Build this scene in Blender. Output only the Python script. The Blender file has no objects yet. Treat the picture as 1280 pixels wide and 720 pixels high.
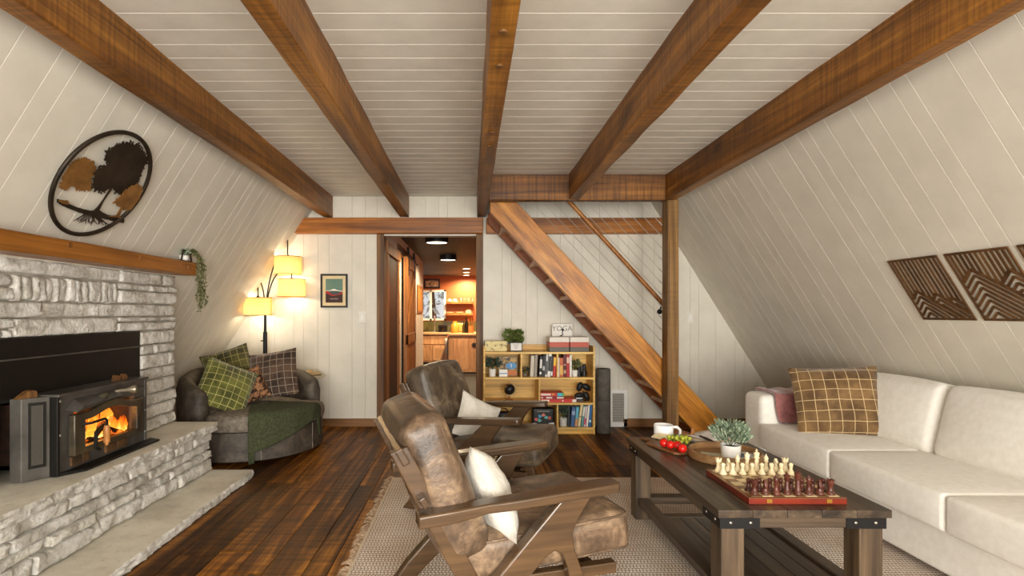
import bpy, bmesh, math, random
from mathutils import Vector, Matrix, noise
R = math.radians
PI = math.pi
SC = bpy.context.scene
COL = SC.collection
random.seed(7)

# ------------------------------------------------------------ camera, world, light, exposure
F, CX, CY, H = 660.0, 588.0, 390.0, 1.2          # focal length and vanishing point in pixels, eye height
cd = bpy.data.cameras.new('camera'); cam = bpy.data.objects.new('camera', cd); COL.objects.link(cam)
cd.sensor_width = 36.0; cd.lens = F / 1280 * 36
cd.shift_x = (640 - CX) / 1280; cd.shift_y = (CY - 360) / 1280
cd.clip_start = 0.05; cd.clip_end = 100
cam.location = (0, 0, H); cam.rotation_euler = (PI / 2, 0, 0)
SC.camera = cam
SC.view_settings.view_transform = 'Standard'; SC.view_settings.look = 'None'
SC.view_settings.gamma = 1.0; SC.view_settings.use_curve_mapping = False
SC.view_settings.exposure = 0.0
SC.cycles.use_denoising = True
SC.cycles.max_bounces = 8; SC.cycles.diffuse_bounces = 5; SC.cycles.transparent_max_bounces = 12
SC.cycles.sample_clamp_indirect = 6.0
w = bpy.data.worlds.new('world'); SC.world = w; w.use_nodes = True
bgn = w.node_tree.nodes['Background']; bgn.inputs[0].default_value = (0.93, 0.95, 0.96, 1); bgn.inputs[1].default_value = 0.9

def area(name, loc, rot, sx, sy, power, color):
    l = bpy.data.lights.new(name, 'AREA'); l.shape = 'RECTANGLE'; l.size = sx; l.size_y = sy
    l.energy = power; l.color = color
    o = bpy.data.objects.new(name, l); COL.objects.link(o); o.location = loc; o.rotation_euler = rot
    return o
# daylight through the three tall panes of the window gable behind the camera
for nm, x, sx, pw in (('window_daylight', -1.35, 1.15, 88), ('window_daylight', 0.15, 1.5, 118), ('window_daylight', 1.65, 1.15, 150)):
    area(nm, (x, -2.64, 1.1), (R(101), 0, 0), sx, 1.9, pw * sx, (1.0, 0.967, 0.895))

# ------------------------------------------------------------ pixel helpers
def at(px, py, Y): return Vector(((px - CX) / F * Y, Y, H - (py - CY) / F * Y))
def onz(px, py, z): return at(px, py, (H - z) * F / (py - CY))
def onx(px, py, x): return at(px, py, x * F / (px - CX))

# ------------------------------------------------------------ mesh builder
class MB:
    def __init__(s): s.v = []; s.f = []
    def add(s, vs, fs, M=None):
        n = len(s.v)
        s.v += [tuple(M @ Vector(p)) if M is not None else tuple(p) for p in vs]
        s.f += [tuple(i + n for i in f) for f in fs]
        return s
    def box(s, a, b, M=None):
        x0, y0, z0 = a; x1, y1, z1 = b
        return s.add([(x0,y0,z0),(x1,y0,z0),(x1,y1,z0),(x0,y1,z0),(x0,y0,z1),(x1,y0,z1),(x1,y1,z1),(x0,y1,z1)],
                     [(0,3,2,1),(4,5,6,7),(0,1,5,4),(1,2,6,5),(2,3,7,6),(3,0,4,7)], M)
    def cbox(s, c, d, M=None):
        return s.box([c[i] - d[i] / 2 for i in range(3)], [c[i] + d[i] / 2 for i in range(3)], M)
    def hexa(s, p):      # 4 bottom points then 4 top points
        return s.add(p, [(0,3,2,1),(4,5,6,7),(0,1,5,4),(1,2,6,5),(2,3,7,6),(3,0,4,7)])
    def prism(s, poly, t0, t1, axis='z'):
        n = len(poly)
        def m(u, v, t): return (u, v, t) if axis == 'z' else ((u, t, v) if axis == 'y' else (t, u, v))
        vs = [m(u, v, t0) for u, v in poly] + [m(u, v, t1) for u, v in poly]
        fs = [tuple(range(n))[::-1], tuple(range(n, 2 * n))] + [(i, (i + 1) % n, n + (i + 1) % n, n + i) for i in range(n)]
        return s.add(vs, fs)
    def lathe(s, prof, n=24, M=None):
        vs = []; fs = []
        for r, z in prof:
            for k in range(n):
                a = 2 * PI * k / n; vs.append((r * math.cos(a), r * math.sin(a), z))
        for i in range(len(prof) - 1):
            for k in range(n):
                k2 = (k + 1) % n
                fs.append((i*n+k, i*n+k2, (i+1)*n+k2, (i+1)*n+k))
        if prof[0][0] > 1e-6: fs.append(tuple(range(n))[::-1])
        if prof[-1][0] > 1e-6: fs.append(tuple(range((len(prof)-1)*n, len(prof)*n)))
        return s.add(vs, fs, M)
    def tube(s, pts, r, n=8, cap=True):
        pts = [Vector(p) for p in pts]; m = len(pts)
        rr = r if isinstance(r, (list, tuple)) else [r] * m
        vs = []; fs = []; pu = None
        for i, p in enumerate(pts):
            d = (pts[min(i+1, m-1)] - pts[max(i-1, 0)]).normalized()
            if pu is None:
                a = Vector((0,0,1)) if abs(d.z) < 0.9 else Vector((1,0,0)); pu = d.cross(a).normalized()
            u = (pu - d * pu.dot(d)).normalized(); pu = u; v = d.cross(u)
            for k in range(n):
                a = 2 * PI * k / n; vs.append(tuple(p + (u * math.cos(a) + v * math.sin(a)) * rr[i]))
        for i in range(m - 1):
            for k in range(n):
                k2 = (k + 1) % n; fs.append((i*n+k, i*n+k2, (i+1)*n+k2, (i+1)*n+k))
        if cap: fs.append(tuple(range(n))[::-1]); fs.append(tuple(range((m-1)*n, m*n)))
        return s.add(vs, fs)
    def ell(s, c, r, nu=12, nv=8, M=None):
        prof = [(math.sin(PI * i / nv), -math.cos(PI * i / nv)) for i in range(nv + 1)]
        prof[0] = (0.001, -1); prof[-1] = (0.001, 1)
        T = Matrix.Translation(Vector(c)) @ Matrix.Diagonal((r[0], r[1], r[2], 1))
        return s.lathe(prof, nu, (M @ T) if M is not None else T)
    def bar(s, p0, p1, w, h, up=(0,0,1)):
        p0 = Vector(p0); p1 = Vector(p1); d = (p1 - p0).normalized(); up = Vector(up)
        a = d.cross(up).normalized(); b = a.cross(d).normalized()
        q = [(-w/2,-h/2),(w/2,-h/2),(w/2,h/2),(-w/2,h/2)]
        A = [p0 + a*u + b*v for u, v in q]; B = [p1 + a*u + b*v for u, v in q]
        return s.add(A + B, [(0,1,2,3),(7,6,5,4),(0,4,5,1),(1,5,6,2),(2,6,7,3),(3,7,4,0)])
    def surf(s, fn, nu, nv, closed_u=False):
        vs = [fn(i / nu, j / nv) for j in range(nv + 1) for i in range(nu + (0 if closed_u else 1))]
        W = nu if closed_u else nu + 1; fs = []
        for j in range(nv):
            for i in range(nu):
                i2 = (i + 1) % W if closed_u else i + 1
                fs.append((j*W+i, j*W+i2, (j+1)*W+i2, (j+1)*W+i))
        return s.add(vs, fs)
    def build(s, name, mat=None, parent=None, smooth=40, bevel=0, seg=2, sub=0, solid=0, loc=None, rot=None, flip=False):
        me = bpy.data.meshes.new(name)
        bm = bmesh.new(); bv = [bm.verts.new(p) for p in s.v]
        for f in s.f:
            try: bm.faces.new([bv[i] for i in f])
            except ValueError: pass
        bmesh.ops.recalc_face_normals(bm, faces=bm.faces[:])
        bm.to_mesh(me); bm.free()
        if smooth:
            me.shade_smooth()
            if smooth < 180: me.set_sharp_from_angle(angle=R(smooth))
        o = bpy.data.objects.new(name, me); COL.objects.link(o)
        if mat: me.materials.append(mat)
        if parent: o.parent = parent
        if loc is not None: o.location = loc
        if rot is not None: o.rotation_euler = rot
        if solid:
            m = o.modifiers.new('solid', 'SOLIDIFY'); m.thickness = solid; m.offset = 0
        if bevel:
            m = o.modifiers.new('bevel', 'BEVEL'); m.width = bevel; m.segments = seg; m.limit_method = 'ANGLE'; m.angle_limit = R(40)
            m.harden_normals = False
        if sub:
            m = o.modifiers.new('sub', 'SUBSURF'); m.levels = sub; m.render_levels = sub
        return o

def empty(name, loc=(0,0,0), rz=0.0):
    o = bpy.data.objects.new(name, None); COL.objects.link(o); o.location = loc; o.rotation_euler = (0, 0, rz)
    o.empty_display_size = 0.1
    return o
def tag(o, label, cat, group=None):
    o['label'] = label; o['category'] = cat
    if group: o['group'] = group
    return o
def struct(o): o['kind'] = 'structure'; return o
def stuff(o): o['kind'] = 'stuff'; return o
def dup(o, parent=None):
    c = o.copy(); COL.objects.link(c); c.parent = parent
    for ch in list(o.children): dup(ch, c)
    return c
def text(name, body, size, mat, parent, M, extrude=0.0006, font_shear=0.0):
    cu = bpy.data.curves.new(name, 'FONT'); cu.body = body; cu.size = size; cu.extrude = extrude
    cu.align_x = 'CENTER'; cu.align_y = 'CENTER'; cu.resolution_u = 3; cu.shear = font_shear
    o = bpy.data.objects.new(name, cu); COL.objects.link(o); cu.materials.append(mat)
    bpy.context.view_layer.update()
    me = bpy.data.meshes.new_from_object(o.evaluated_get(bpy.context.evaluated_depsgraph_get())); bpy.data.objects.remove(o); bpy.data.curves.remove(cu)
    me.name = name; o = bpy.data.objects.new(name, me); COL.objects.link(o)
    if not me.materials: me.materials.append(mat)
    o.parent = parent; o.matrix_local = M
    return o
def rbox(mb, c, d, r, n=8, bulge=(0,0,0), M=None):
    """rounded, slightly puffed box for cushions"""
    hx, hy, hz = d[0]/2, d[1]/2, d[2]/2
    vs = {}; V = []; Fc = []
    def put(p):
        k = (round(p[0],5), round(p[1],5), round(p[2],5))
        if k not in vs:
            vs[k] = len(V)
            q = Vector(p)
            core = Vector((max(-hx+r, min(hx-r, q.x)), max(-hy+r, min(hy-r, q.y)), max(-hz+r, min(hz-r, q.z))))
            o = q - core
            if o.length > 1e-9: o = o.normalized() * r
            q2 = core + o
            u, v, t = q.x/hx, q.y/hy, q.z/hz
            q2.x += bulge[0] * (1-v*v) * (1-t*t) * u
            q2.y += bulge[1] * (1-u*u) * (1-t*t) * v
            q2.z += bulge[2] * (1-u*u) * (1-v*v) * t
            V.append(q2 + Vector(c))
        return vs[k]
    def axis_vals(h): 
        e = [-h, -h + r*0.3, -h + r*0.65, -h + r]
        m = [-h + r + (2*h - 2*r) * i / (n - 2) for i in range(1, n - 2)]
        return e + m + [h - r, h - r*0.65, h - r*0.3, h]
    X, Y, Z = axis_vals(hx), axis_vals(hy), axis_vals(hz)
    def face(A, B, mk):
        for i in range(len(A)-1):
            for j in range(len(B)-1):
                q = [put(mk(A[i],B[j])), put(mk(A[i+1],B[j])), put(mk(A[i+1],B[j+1])), put(mk(A[i],B[j+1]))]
                if len(set(q)) == 4: Fc.append(q)
    for sgn in (-1, 1):
        face(X, Y, lambda a, b: (a, b, sgn*hz)); face(X, Z, lambda a, b: (a, sgn*hy, b)); face(Y, Z, lambda a, b: (sgn*hx, a, b))
    mb.add(V, Fc, M)
def pillow(mb, w, h, t, n=16, seed=0, wr=0.006, pinch=0.05):
    """throw pillow in its local XZ plane (width X, height Z), thickness along Y"""
    for s in (-1, 1):
        def fn(u, v):
            a, b = 2*u-1, 2*v-1
            x = w/2 * a * (1 - pinch*(1-b*b)*abs(a)) ; z = h/2 * b * (1 - pinch*(1-a*a)*abs(b))
            e = max(0.0, (1-abs(a)**2.4)*(1-abs(b)**2.4)) ** 0.55
            wv = noise.noise(Vector((a*2.2+seed*3.1, b*2.2, seed + s))) * wr * 3 * e + noise.noise(Vector((a*5+seed, b*5, seed*2 + s))) * wr * e
            return (x, s * (t/2*e) + wv*s, z)
        mb.surf(fn, n, n)
    return mb

# ------------------------------------------------------------ materials
class NT:
    def __init__(s, name):
        s.m = bpy.data.materials.new(name); s.m.use_nodes = True; s.t = s.m.node_tree
        s.b = s.t.nodes['Principled BSDF']; s.out = s.t.nodes['Material Output']
    def n(s, typ, **kw):
        nd = s.t.nodes.new(typ)
        for k, v in kw.items():
            if k.startswith('i_'):
                key = k[2:]; nd.inputs[int(key) if key.isdigit() else key.replace('_', ' ')].default_value = v
            else: setattr(nd, k, v)
        return nd
    def l(s, a, b): s.t.links.new(a, b)
    def ramp(s, fac, stops, interp='LINEAR'):
        r = s.n('ShaderNodeValToRGB'); cr = r.color_ramp; cr.interpolation = interp
        while len(cr.elements) < len(stops): cr.elements.new(0.5)
        for e, (p, c) in zip(cr.elements, stops): e.position = p; e.color = (*c, 1)
        s.l(fac, r.inputs[0]); return r
    def mix(s, fac, a, b, typ='MIX'):
        m = s.n('ShaderNodeMix', data_type='RGBA', blend_type=typ)
        for sock, val in ((m.inputs[0], fac), (m.inputs[6], a), (m.inputs[7], b)):
            if hasattr(val, 'links'): s.l(val, sock)
            elif isinstance(val, (int, float)): sock.default_value = val
            else: sock.default_value = (*val, 1)
        return m.outputs[2]
    def math(s, op, a, b=None, c=None):
        m = s.n('ShaderNodeMath', operation=op)
        for i, val in enumerate((a, b, c)):
            if val is None: continue
            if hasattr(val, 'links'): s.l(val, m.inputs[i])
            else: m.inputs[i].default_value = val
        return m.outputs[0]
    def coord(s, rand=0.0, scale=(1,1,1), rot=(0,0,0)):
        tc = s.n('ShaderNodeTexCoord'); mp = s.n('ShaderNodeMapping'); mp.inputs['Scale'].default_value = scale; mp.inputs['Rotation'].default_value = rot
        if rand:
            oi = s.n('ShaderNodeObjectInfo')
            mu = s.n('ShaderNodeVectorMath', operation='SCALE'); cx = s.n('ShaderNodeCombineXYZ')
            for i in range(3): s.l(oi.outputs['Random'], cx.inputs[i])
            s.l(cx.outputs[0], mu.inputs[0]); mu.inputs['Scale'].default_value = rand
            ad = s.n('ShaderNodeVectorMath', operation='ADD'); s.l(tc.outputs['Object'], ad.inputs[0]); s.l(mu.outputs[0], ad.inputs[1])
            s.l(ad.outputs[0], mp.inputs[0])
        else: s.l(tc.outputs['Object'], mp.inputs[0])
        return mp.outputs[0]
    def rnd(s): return s.n('ShaderNodeObjectInfo').outputs['Random']
    def noise(s, vec, scale, detail=4, rough=0.55, dist=0.0):
        t = s.n('ShaderNodeTexNoise', i_Scale=scale, i_Detail=detail, i_Roughness=rough, i_Distortion=dist)
        s.l(vec, t.inputs['Vector']); return t.outputs['Fac']
    def bump(s, hgt, strength, dist=0.01):
        b = s.n('ShaderNodeBump'); b.inputs['Strength'].default_value = strength; b.inputs['Distance'].default_value = dist
        s.l(hgt, b.inputs['Height']); s.l(b.outputs[0], s.b.inputs['Normal'])
    def col(s, c):
        if hasattr(c, 'links'): s.l(c, s.b.inputs['Base Color'])
        else: s.b.inputs['Base Color'].default_value = (*c, 1)
    def set(s, rough=0.5, metal=0.0, spec=0.5, **kw):
        s.b.inputs['Roughness'].default_value = rough; s.b.inputs['Metallic'].default_value = metal
        s.b.inputs['Specular IOR Level'].default_value = spec
        for k, v in kw.items(): s.b.inputs[k.replace('_', ' ')].default_value = v

def srgb(r, g, b):
    f = lambda c: (c/255/12.92 if c/255 <= 0.04045 else ((c/255+0.055)/1.055)**2.4)
    return (f(r), f(g), f(b))
_plain = {}
def plain(r, g, b, rough=0.55, metal=0.0, spec=0.4):
    k = (r, g, b, rough, metal)
    if k not in _plain:
        t = NT('paint_%d_%d_%d' % (r, g, b)); c = srgb(r, g, b)
        v = t.coord(0.0); nf = t.noise(v, 14, 3)
        t.col(t.mix(nf, tuple(x*0.88 for x in c), tuple(min(1, x*1.1) for x in c))); t.set(rough, metal, spec); _plain[k] = t.m
    return _plain[k]
def wood(name, cols, axis='y', scale=6.0, stretch=0.07, rough=0.45, bump=0.15, var=0.25, saw=0.0, knots=0.0, spec=0.4, saw_scale=60):
    t = NT(name); sc = [1, 1, 1]; sc['xyz'.index(axis)] = stretch
    v = t.coord(17.3, tuple(sc))
    g = t.noise(v, scale, 5, 0.6, 1.2)
    r = t.ramp(g, [(0.28, cols[0]), (0.48, cols[1]), (0.72, cols[2])])
    sc2 = [1, 1, 1]; sc2['xyz'.index(axis)] = stretch * 0.5
    v2 = t.coord(9.1, tuple(sc2)); fine = t.noise(v2, scale * 9, 3, 0.6)
    fr = t.ramp(fine, [(0.3, (0.55,0.55,0.55)), (0.62, (1.12,1.12,1.12))])
    c = t.mix(0.8, r.outputs[0], fr.outputs[0], 'MULTIPLY')
    vb = t.coord(5.5, (1,1,1)); bl = t.noise(vb, 2.2, 3); br = t.ramp(bl, [(0.3, (0.72,0.70,0.68)), (0.7, (1.15,1.13,1.1))])
    c = t.mix(0.7, c, br.outputs[0], 'MULTIPLY')
    if saw:
        a = 'xyz'.index(axis); s3 = [0.04, 0.04, 0.04]; s3[a] = 1.0
        sv = t.coord(3.0, tuple(s3)); sn = t.noise(sv, saw_scale, 2, 0.5); sr = t.ramp(sn, [(0.38, (0.45,0.42,0.4)), (0.56, (1.1,1.1,1.1))])
        c = t.mix(saw, c, sr.outputs[0], 'MULTIPLY')
    if knots:
        vo = t.n('ShaderNodeTexVoronoi', i_Scale=2.6); s4 = [1,1,1]; s4['xyz'.index(axis)] = 0.45
        t.l(t.coord(11.0, tuple(s4)), vo.inputs['Vector'])
        kr = t.ramp(vo.outputs['Distance'], [(0.03, (0.25,0.2,0.16)), (0.12, (1,1,1))])
        c = t.mix(knots, c, kr.outputs[0], 'MULTIPLY')
    if var:
        mr = t.n('ShaderNodeMapRange'); t.l(t.rnd(), mr.inputs[0]); mr.inputs[3].default_value = 1 - var; mr.inputs[4].default_value = 1 + var
        hs = t.n('ShaderNodeHueSaturation'); t.l(mr.outputs[0], hs.inputs['Value']); t.l(c, hs.inputs['Color']); c = hs.outputs[0]
    t.col(c); t.set(rough, 0, spec)
    if bump: t.bump(fine, bump, 0.004)
    return t.m
def twotone(name, c1, c2, scale=8, rough=0.6, bump=0.1, bscale=40, detail=5, lo=0.35, hi=0.65, spec=0.4, metal=0, rand=13.0, bd=0.004, sheen=0):
    t = NT(name); v = t.coord(rand); nf = t.noise(v, scale, detail, 0.6)
    t.col(t.ramp(nf, [(lo, c1), (hi, c2)]).outputs[0]); t.set(rough, metal, spec)
    if sheen: t.b.inputs['Sheen Weight'].default_value = sheen
    if bump: t.bump(t.noise(v, bscale, 4, 0.6), bump, bd)
    return t.m
def gridfabric(name, c1, c2, line, cell, plane='xz', lw=0.04, rough=0.75):
    t = NT(name); v = t.coord(0.0); nf = t.noise(v, 9, 4)
    base = t.ramp(nf, [(0.36, c1), (0.64, c2)]).outputs[0]
    sx = t.n('ShaderNodeSeparateXYZ'); nz = t.n('ShaderNodeTexNoise', i_Scale=7.0); t.l(v, nz.inputs['Vector'])
    wob = t.n('ShaderNodeVectorMath', operation='MULTIPLY_ADD'); t.l(nz.outputs['Color'], wob.inputs[0]); wob.inputs[1].default_value = (0.014,)*3; t.l(v, wob.inputs[2])
    t.l(wob.outputs[0], sx.inputs[0]); fac = None
    for ax in plane:
        p = t.math('PINGPONG', t.math('ADD', t.math('DIVIDE', sx.outputs['XYZ'.index(ax.upper())], cell), 20.0), 0.5)
        k = t.math('LESS_THAN', p, lw); fac = k if fac is None else t.math('MAXIMUM', fac, k)
    t.col(t.mix(fac, base, line)); t.set(rough, 0, 0.3); t.b.inputs['Sheen Weight'].default_value = 0.35
    hgt = t.math('ADD', t.math('MULTIPLY', nf, 1.5), t.math('MULTIPLY', fac, -0.5)); t.bump(hgt, 0.35, 0.01)
    return t.m

def emit(name, color, strength):
    t = NT(name); t.col((0,0,0)); t.b.inputs['Emission Color'].default_value = (*color, 1); t.b.inputs['Emission Strength'].default_value = strength
    return t.m
def thin_glass(name, tint=(1,1,1), gloss=0.08):
    t = NT(name); t.t.nodes.remove(t.b)
    tr = t.n('ShaderNodeBsdfTransparent'); tr.inputs[0].default_value = (*tint, 1); gl = t.n('ShaderNodeBsdfGlossy'); gl.inputs['Roughness'].default_value = 0.03
    mx = t.n('ShaderNodeMixShader'); mx.inputs[0].default_value = gloss; t.l(tr.outputs[0], mx.inputs[1]); t.l(gl.outputs[0], mx.inputs[2]); t.l(mx.outputs[0], t.out.inputs[0])
    return t.m

M = {}
M['paint_ceiling'] = twotone('white_painted_boards', srgb(221,216,203), srgb(232,227,215), 5, 0.5, 0.08, 60)
M['paint_wall'] = twotone('white_painted_wall', srgb(213,207,193), srgb(223,217,203), 4, 0.55, 0.06, 60)
M['groove'] = plain(205, 198, 186, 0.7)
M['beam'] = wood('stained_beam', [srgb(62,34,10), srgb(136,86,29), srgb(188,128,48)], 'y', 7, 0.06, 0.45, 0.3, 0.1, saw=0.5, knots=0.75)
M['beam_x'] = wood('stained_header', [srgb(52,30,11), srgb(112,70,27), srgb(156,104,44)], 'x', 7, 0.06, 0.5, 0.3, 0.1, saw=0.7, knots=0.5, saw_scale=45)
M['ledger'] = wood('orange_ledger', [srgb(120,68,18), srgb(172,104,34), srgb(196,128,50)], 'x', 7, 0.06, 0.38, 0.15, 0.08, knots=0.6)
M['mantel'] = wood('orange_mantel', [srgb(108,64,20), srgb(160,100,36), srgb(190,126,52)], 'y', 6, 0.06, 0.38, 0.15, 0.06, knots=0.8)
M['stringer'] = wood('golden_stringer', [srgb(128,76,20), srgb(186,120,42), srgb(218,156,70)], 'x', 8, 0.14, 0.36, 0.2, 0.05, knots=0.7)
M['stringer_red'] = wood('red_stringer', [srgb(104,52,18), srgb(140,76,30), srgb(160,92,42)], 'x', 7, 0.06, 0.42, 0.15, 0.05, knots=0.4)
M['post'] = wood('dark_post', [srgb(64,43,18), srgb(116,82,38), srgb(158,118,60)], 'z', 8, 0.06, 0.5, 0.35, 0.08, saw=0.2, knots=0.4)
M['casing'] = wood('casing_wood', [srgb(110,66,26), srgb(160,102,46), srgb(184,126,64)], 'z', 7, 0.06, 0.45, 0.15, 0.1)
M['jamb'] = wood('jamb_wood', [srgb(70,46,24), srgb(112,76,40), srgb(146,104,58)], 'z', 9, 0.06, 0.55, 0.3, 0.08)
M['baseboard'] = wood('baseboard_wood', [srgb(92,58,28), srgb(130,88,46), srgb(150,104,58)], 'x', 7, 0.06, 0.45, 0.1, 0.08)
M['iron'] = plain(26, 25, 25, 0.5, 0.3)
M['black'] = plain(18, 17, 17, 0.45)
M['white'] = plain(232, 230, 224, 0.35)
M['switch'] = plain(224, 219, 208, 0.35)
# ------------------------------------------------------------ the room shell
YB, YF, ZC, K = 5.54, -2.62, 2.41, 0.625        # back wall, window gable, ceiling height, wall lean (dx per dz)
XL0, XR0 = -3.07, 3.36                           # foot of the leaning walls
def xl(z): return XL0 + K * z
def xr(z): return XR0 - K * z
ZA = (XR0 - XL0) / (2 * K)                       # ridge of the A-frame
M['floor'] = wood('dark_floor_plank', [srgb(32,17,5), srgb(96,57,17), srgb(190,126,42)], 'y', 7, 0.07, 0.42, 0.45, 0.5, saw=0.65, knots=0.35, spec=0.1, saw_scale=34)
M['subfloor'] = plain(24, 15, 9, 0.8)

floor = struct(MB().box((-3.3, YF, -0.12), (3.6, YB + 0.1, -0.016)).build('floor', M['subfloor'], smooth=0))
x = -3.06; rng = random.Random(3)
while x < 3.34:
    wd = rng.choice((0.115, 0.135, 0.15, 0.165, 0.185)); x1 = min(x + wd, 3.35)
    y = 0.9 - rng.random() * 1.2
    while y < YB:
        y1 = min(y + rng.choice((1.1, 1.6, 2.1, 2.6)), YB)
        if YB - y1 < 0.25: y1 = YB
        MB().box((x + 0.0012, max(y, YF) + 0.001, -0.016), (x1 - 0.0012, y1 - 0.001, rng.uniform(-0.0012, 0.0004))).build('plank', M['floor'], floor, 0, bevel=0.0018, seg=1)
        y = y1
    x = x1

# ceiling of tongue-and-groove boards, with the stairwell left open
SX0, SX1, SY0 = 0.22, 1.78, 4.74
ceiling = struct(MB().box((xl(ZC) - 0.12, YF, ZC + 0.012), (SX0, YB, ZC + 0.16)).box((SX0, YF, ZC + 0.012), (xr(ZC) + 0.12, SY0, ZC + 0.16))
                 .box((SX1, SY0, ZC + 0.012), (xr(ZC) + 0.12, YB, ZC + 0.16)).build('ceiling', M['groove'], smooth=0))
def board_x(x0, x1, y0, y1):      # ceiling board running across the room, V-edges below
    c = 0.003; t = 0.012
    pts = [(y0 + 0.001, ZC + t), (y0 + 0.001, ZC + c), (y0 + c, ZC), (y1 - c, ZC), (y1 - 0.001, ZC + c), (y1 - 0.001, ZC + t)]
    return MB().prism(pts, x0, x1, 'x')
y = 1.505
while y < YB - 0.01:
    y1 = min(y + 0.1262, YB)
    xe = SX0 if y1 > SY0 + 0.02 else xr(ZC) + 0.02
    board_x(xl(ZC) - 0.02, xe, y, y1).build('board', M['paint_ceiling'], ceiling, 0)
    y = y1

# leaning walls, boards running up the slope with V-grooves at uneven spacings
TH = math.atan(K)
def slope_wall(side, name):
    x0 = XL0 if side < 0 else XR0
    top = ZA
    mb = MB(); s = -1 if side < 0 else 1
    o1 = 0.012; o2 = 0.14
    def P(y, z, o): return ((x0 - s * K * z) + s * o, y, z)
    mb.hexa([P(YF, -0.02, o1), P(YB, -0.02, o1), P(YB, -0.02, o2), P(YF, -0.02, o2), P(YF, top, o1), P(YB, top, o1), P(YB, top, o2), P(YF, top, o2)])
    wall = struct(mb.build(name, M['groove'], smooth=0))
    widths = [0.146, 0.10, 0.14, 0.22, 0.176, 0.10, 0.20, 0.09, 0.15, 0.12, 0.19]
    y = 1.28 if side > 0 else 1.36; i = 0
    L = (ZC + 0.05) / math.cos(TH)
    while y < YB - 0.01:
        y1 = min(y + widths[i % len(widths)], YB); i += 1
        c = 0.0019
        if YB - y1 < 0.04: y1 = YB
        sec = [(y + 0.0008, 0.0), (y + 0.0008, 0.012 - c), (y + c, 0.012), (y1 - c, 0.012), (y1 - 0.0008, 0.012 - c), (y1 - 0.0008, 0.0)]
        # local frame: u along Y, n = inward normal, v up the slope
        vs = []
        for zz in (0.0, L * math.cos(TH)):
            for u, n in sec:
                # inward offset n from the backing plane
                vs.append(((x0 - s * K * zz) + s * (0.012 - n) , u, zz))
        k = len(sec)
        fs = [tuple(range(k))[::-1], tuple(range(k, 2*k))] + [(a, (a+1) % k, k + (a+1) % k, k + a) for a in range(k)]
        MB().add(vs, fs).build('board', M['paint_wall'], wall, 0)
        y = y1
    return wall
slope_wall(-1, 'wall_left'); slope_wall(1, 'wall_right')

# back wall: backing with doorway, then vertical boards
DX0, DX1, DZ = -0.978, 0.132, 2.0
bw = MB()
def backpoly(pts, y0, y1): bw.prism(pts, y0, y1, 'y')
backpoly([(XL0 - 0.05, 0), (DX0, 0), (DX0, ZC + 0.3), (xl(ZC + 0.3) - 0.05, ZC + 0.3)], YB, YB + 0.12)
backpoly([(DX1, 0), (XR0 + 0.05, 0), (xr(ZC + 0.3) + 0.05, ZC + 0.3), (DX1, ZC + 0.3)], YB, YB + 0.12)
bw.box((DX0, YB, DZ), (DX1, YB + 0.12, ZC + 0.3))
backpoly([(xl(ZC + 0.3) - 0.05, ZC + 0.3), (xr(ZC + 0.3) + 0.05, ZC + 0.3), (0.145, ZA + 0.05)], YB, YB + 0.12)
wall_back = struct(bw.build('wall_back', M['groove'], smooth=0))
def vboard(x0, x1, z0, zt0, zt1):
    c = 0.0014; t = 0.008
    b = [(x0 + 0.0006, 0), (x0 + 0.0006, t - c), (x0 + c, t), (x1 - c, t), (x1 - 0.0006, t - c), (x1 - 0.0006, 0)]
    vs = [(u, YB - n, z0) for u, n in b] + [(u, YB - n, zt0 + (zt1 - zt0) * (u - x0) / (x1 - x0)) for u, n in b]
    k = 6; fs = [tuple(range(k)), tuple(range(k, 2*k))[::-1]] + [(a, (a+1) % k, k + (a+1) % k, k + a) for a in range(k)]
    MB().add(vs, fs).build('board', M['paint_wall'], wall_back, 0)
rw = [0.20, 0.10, 0.15, 0.12, 0.24, 0.14, 0.09, 0.18]
for (xa, xb) in ((XL0, DX0), (DX0, DX1), (DX1, XR0)):
    x = xa; i = int(abs(xa) * 3)
    while x < xb - 1e-6:
        x1 = min(x + rw[i % 8], xb); i += 1
        if xb - x1 < 0.05: x1 = xb
        top = lambda q: min(ZC + 0.28, (q - XL0) / K, (XR0 - q) / K)
        z0 = DZ if xa == DX0 else 0.0
        if max(top(x), top(x1)) > z0 + 0.02: vboard(x, x1, z0, max(top(x), z0 + 0.001), max(top(x1), z0 + 0.001))
        x = x1
# window gable behind the camera (three tall openings)
fw = MB()
for a, b in ((-3.07, -1.95), (-0.72, -0.65), (0.95, 1.02), (2.28, 3.36)):
    fw.box((a, YF - 0.1, 0), (b, YF, ZC + 0.2))
fw.box((-3.07, YF - 0.1, 0), (3.36, YF, 0.12)); fw.box((-2.5, YF - 0.1, 2.32), (2.8, YF, ZC + 0.2))
fw.prism([(-2.3, ZC + 0.2), (2.6, ZC + 0.2), (0.145, ZA)], YF - 0.1, YF, 'y')
struct(fw.build('wall_front', M['groove'], smooth=0))

# baseboards
bb = MB().box((-1.62, YB - 0.026, 0), (DX0 - 0.0, YB - 0.008, 0.085)).build('baseboard_back', M['baseboard'], smooth=0, bevel=0.003); struct(bb)
bb2 = MB().box((1.60, YB - 0.026, 0), (3.26, YB - 0.008, 0.085)).build('baseboard_back_stair', M['baseboard'], smooth=0, bevel=0.003); struct(bb2)
# white cover strip along the crease of the right slope is part of the boards

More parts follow.
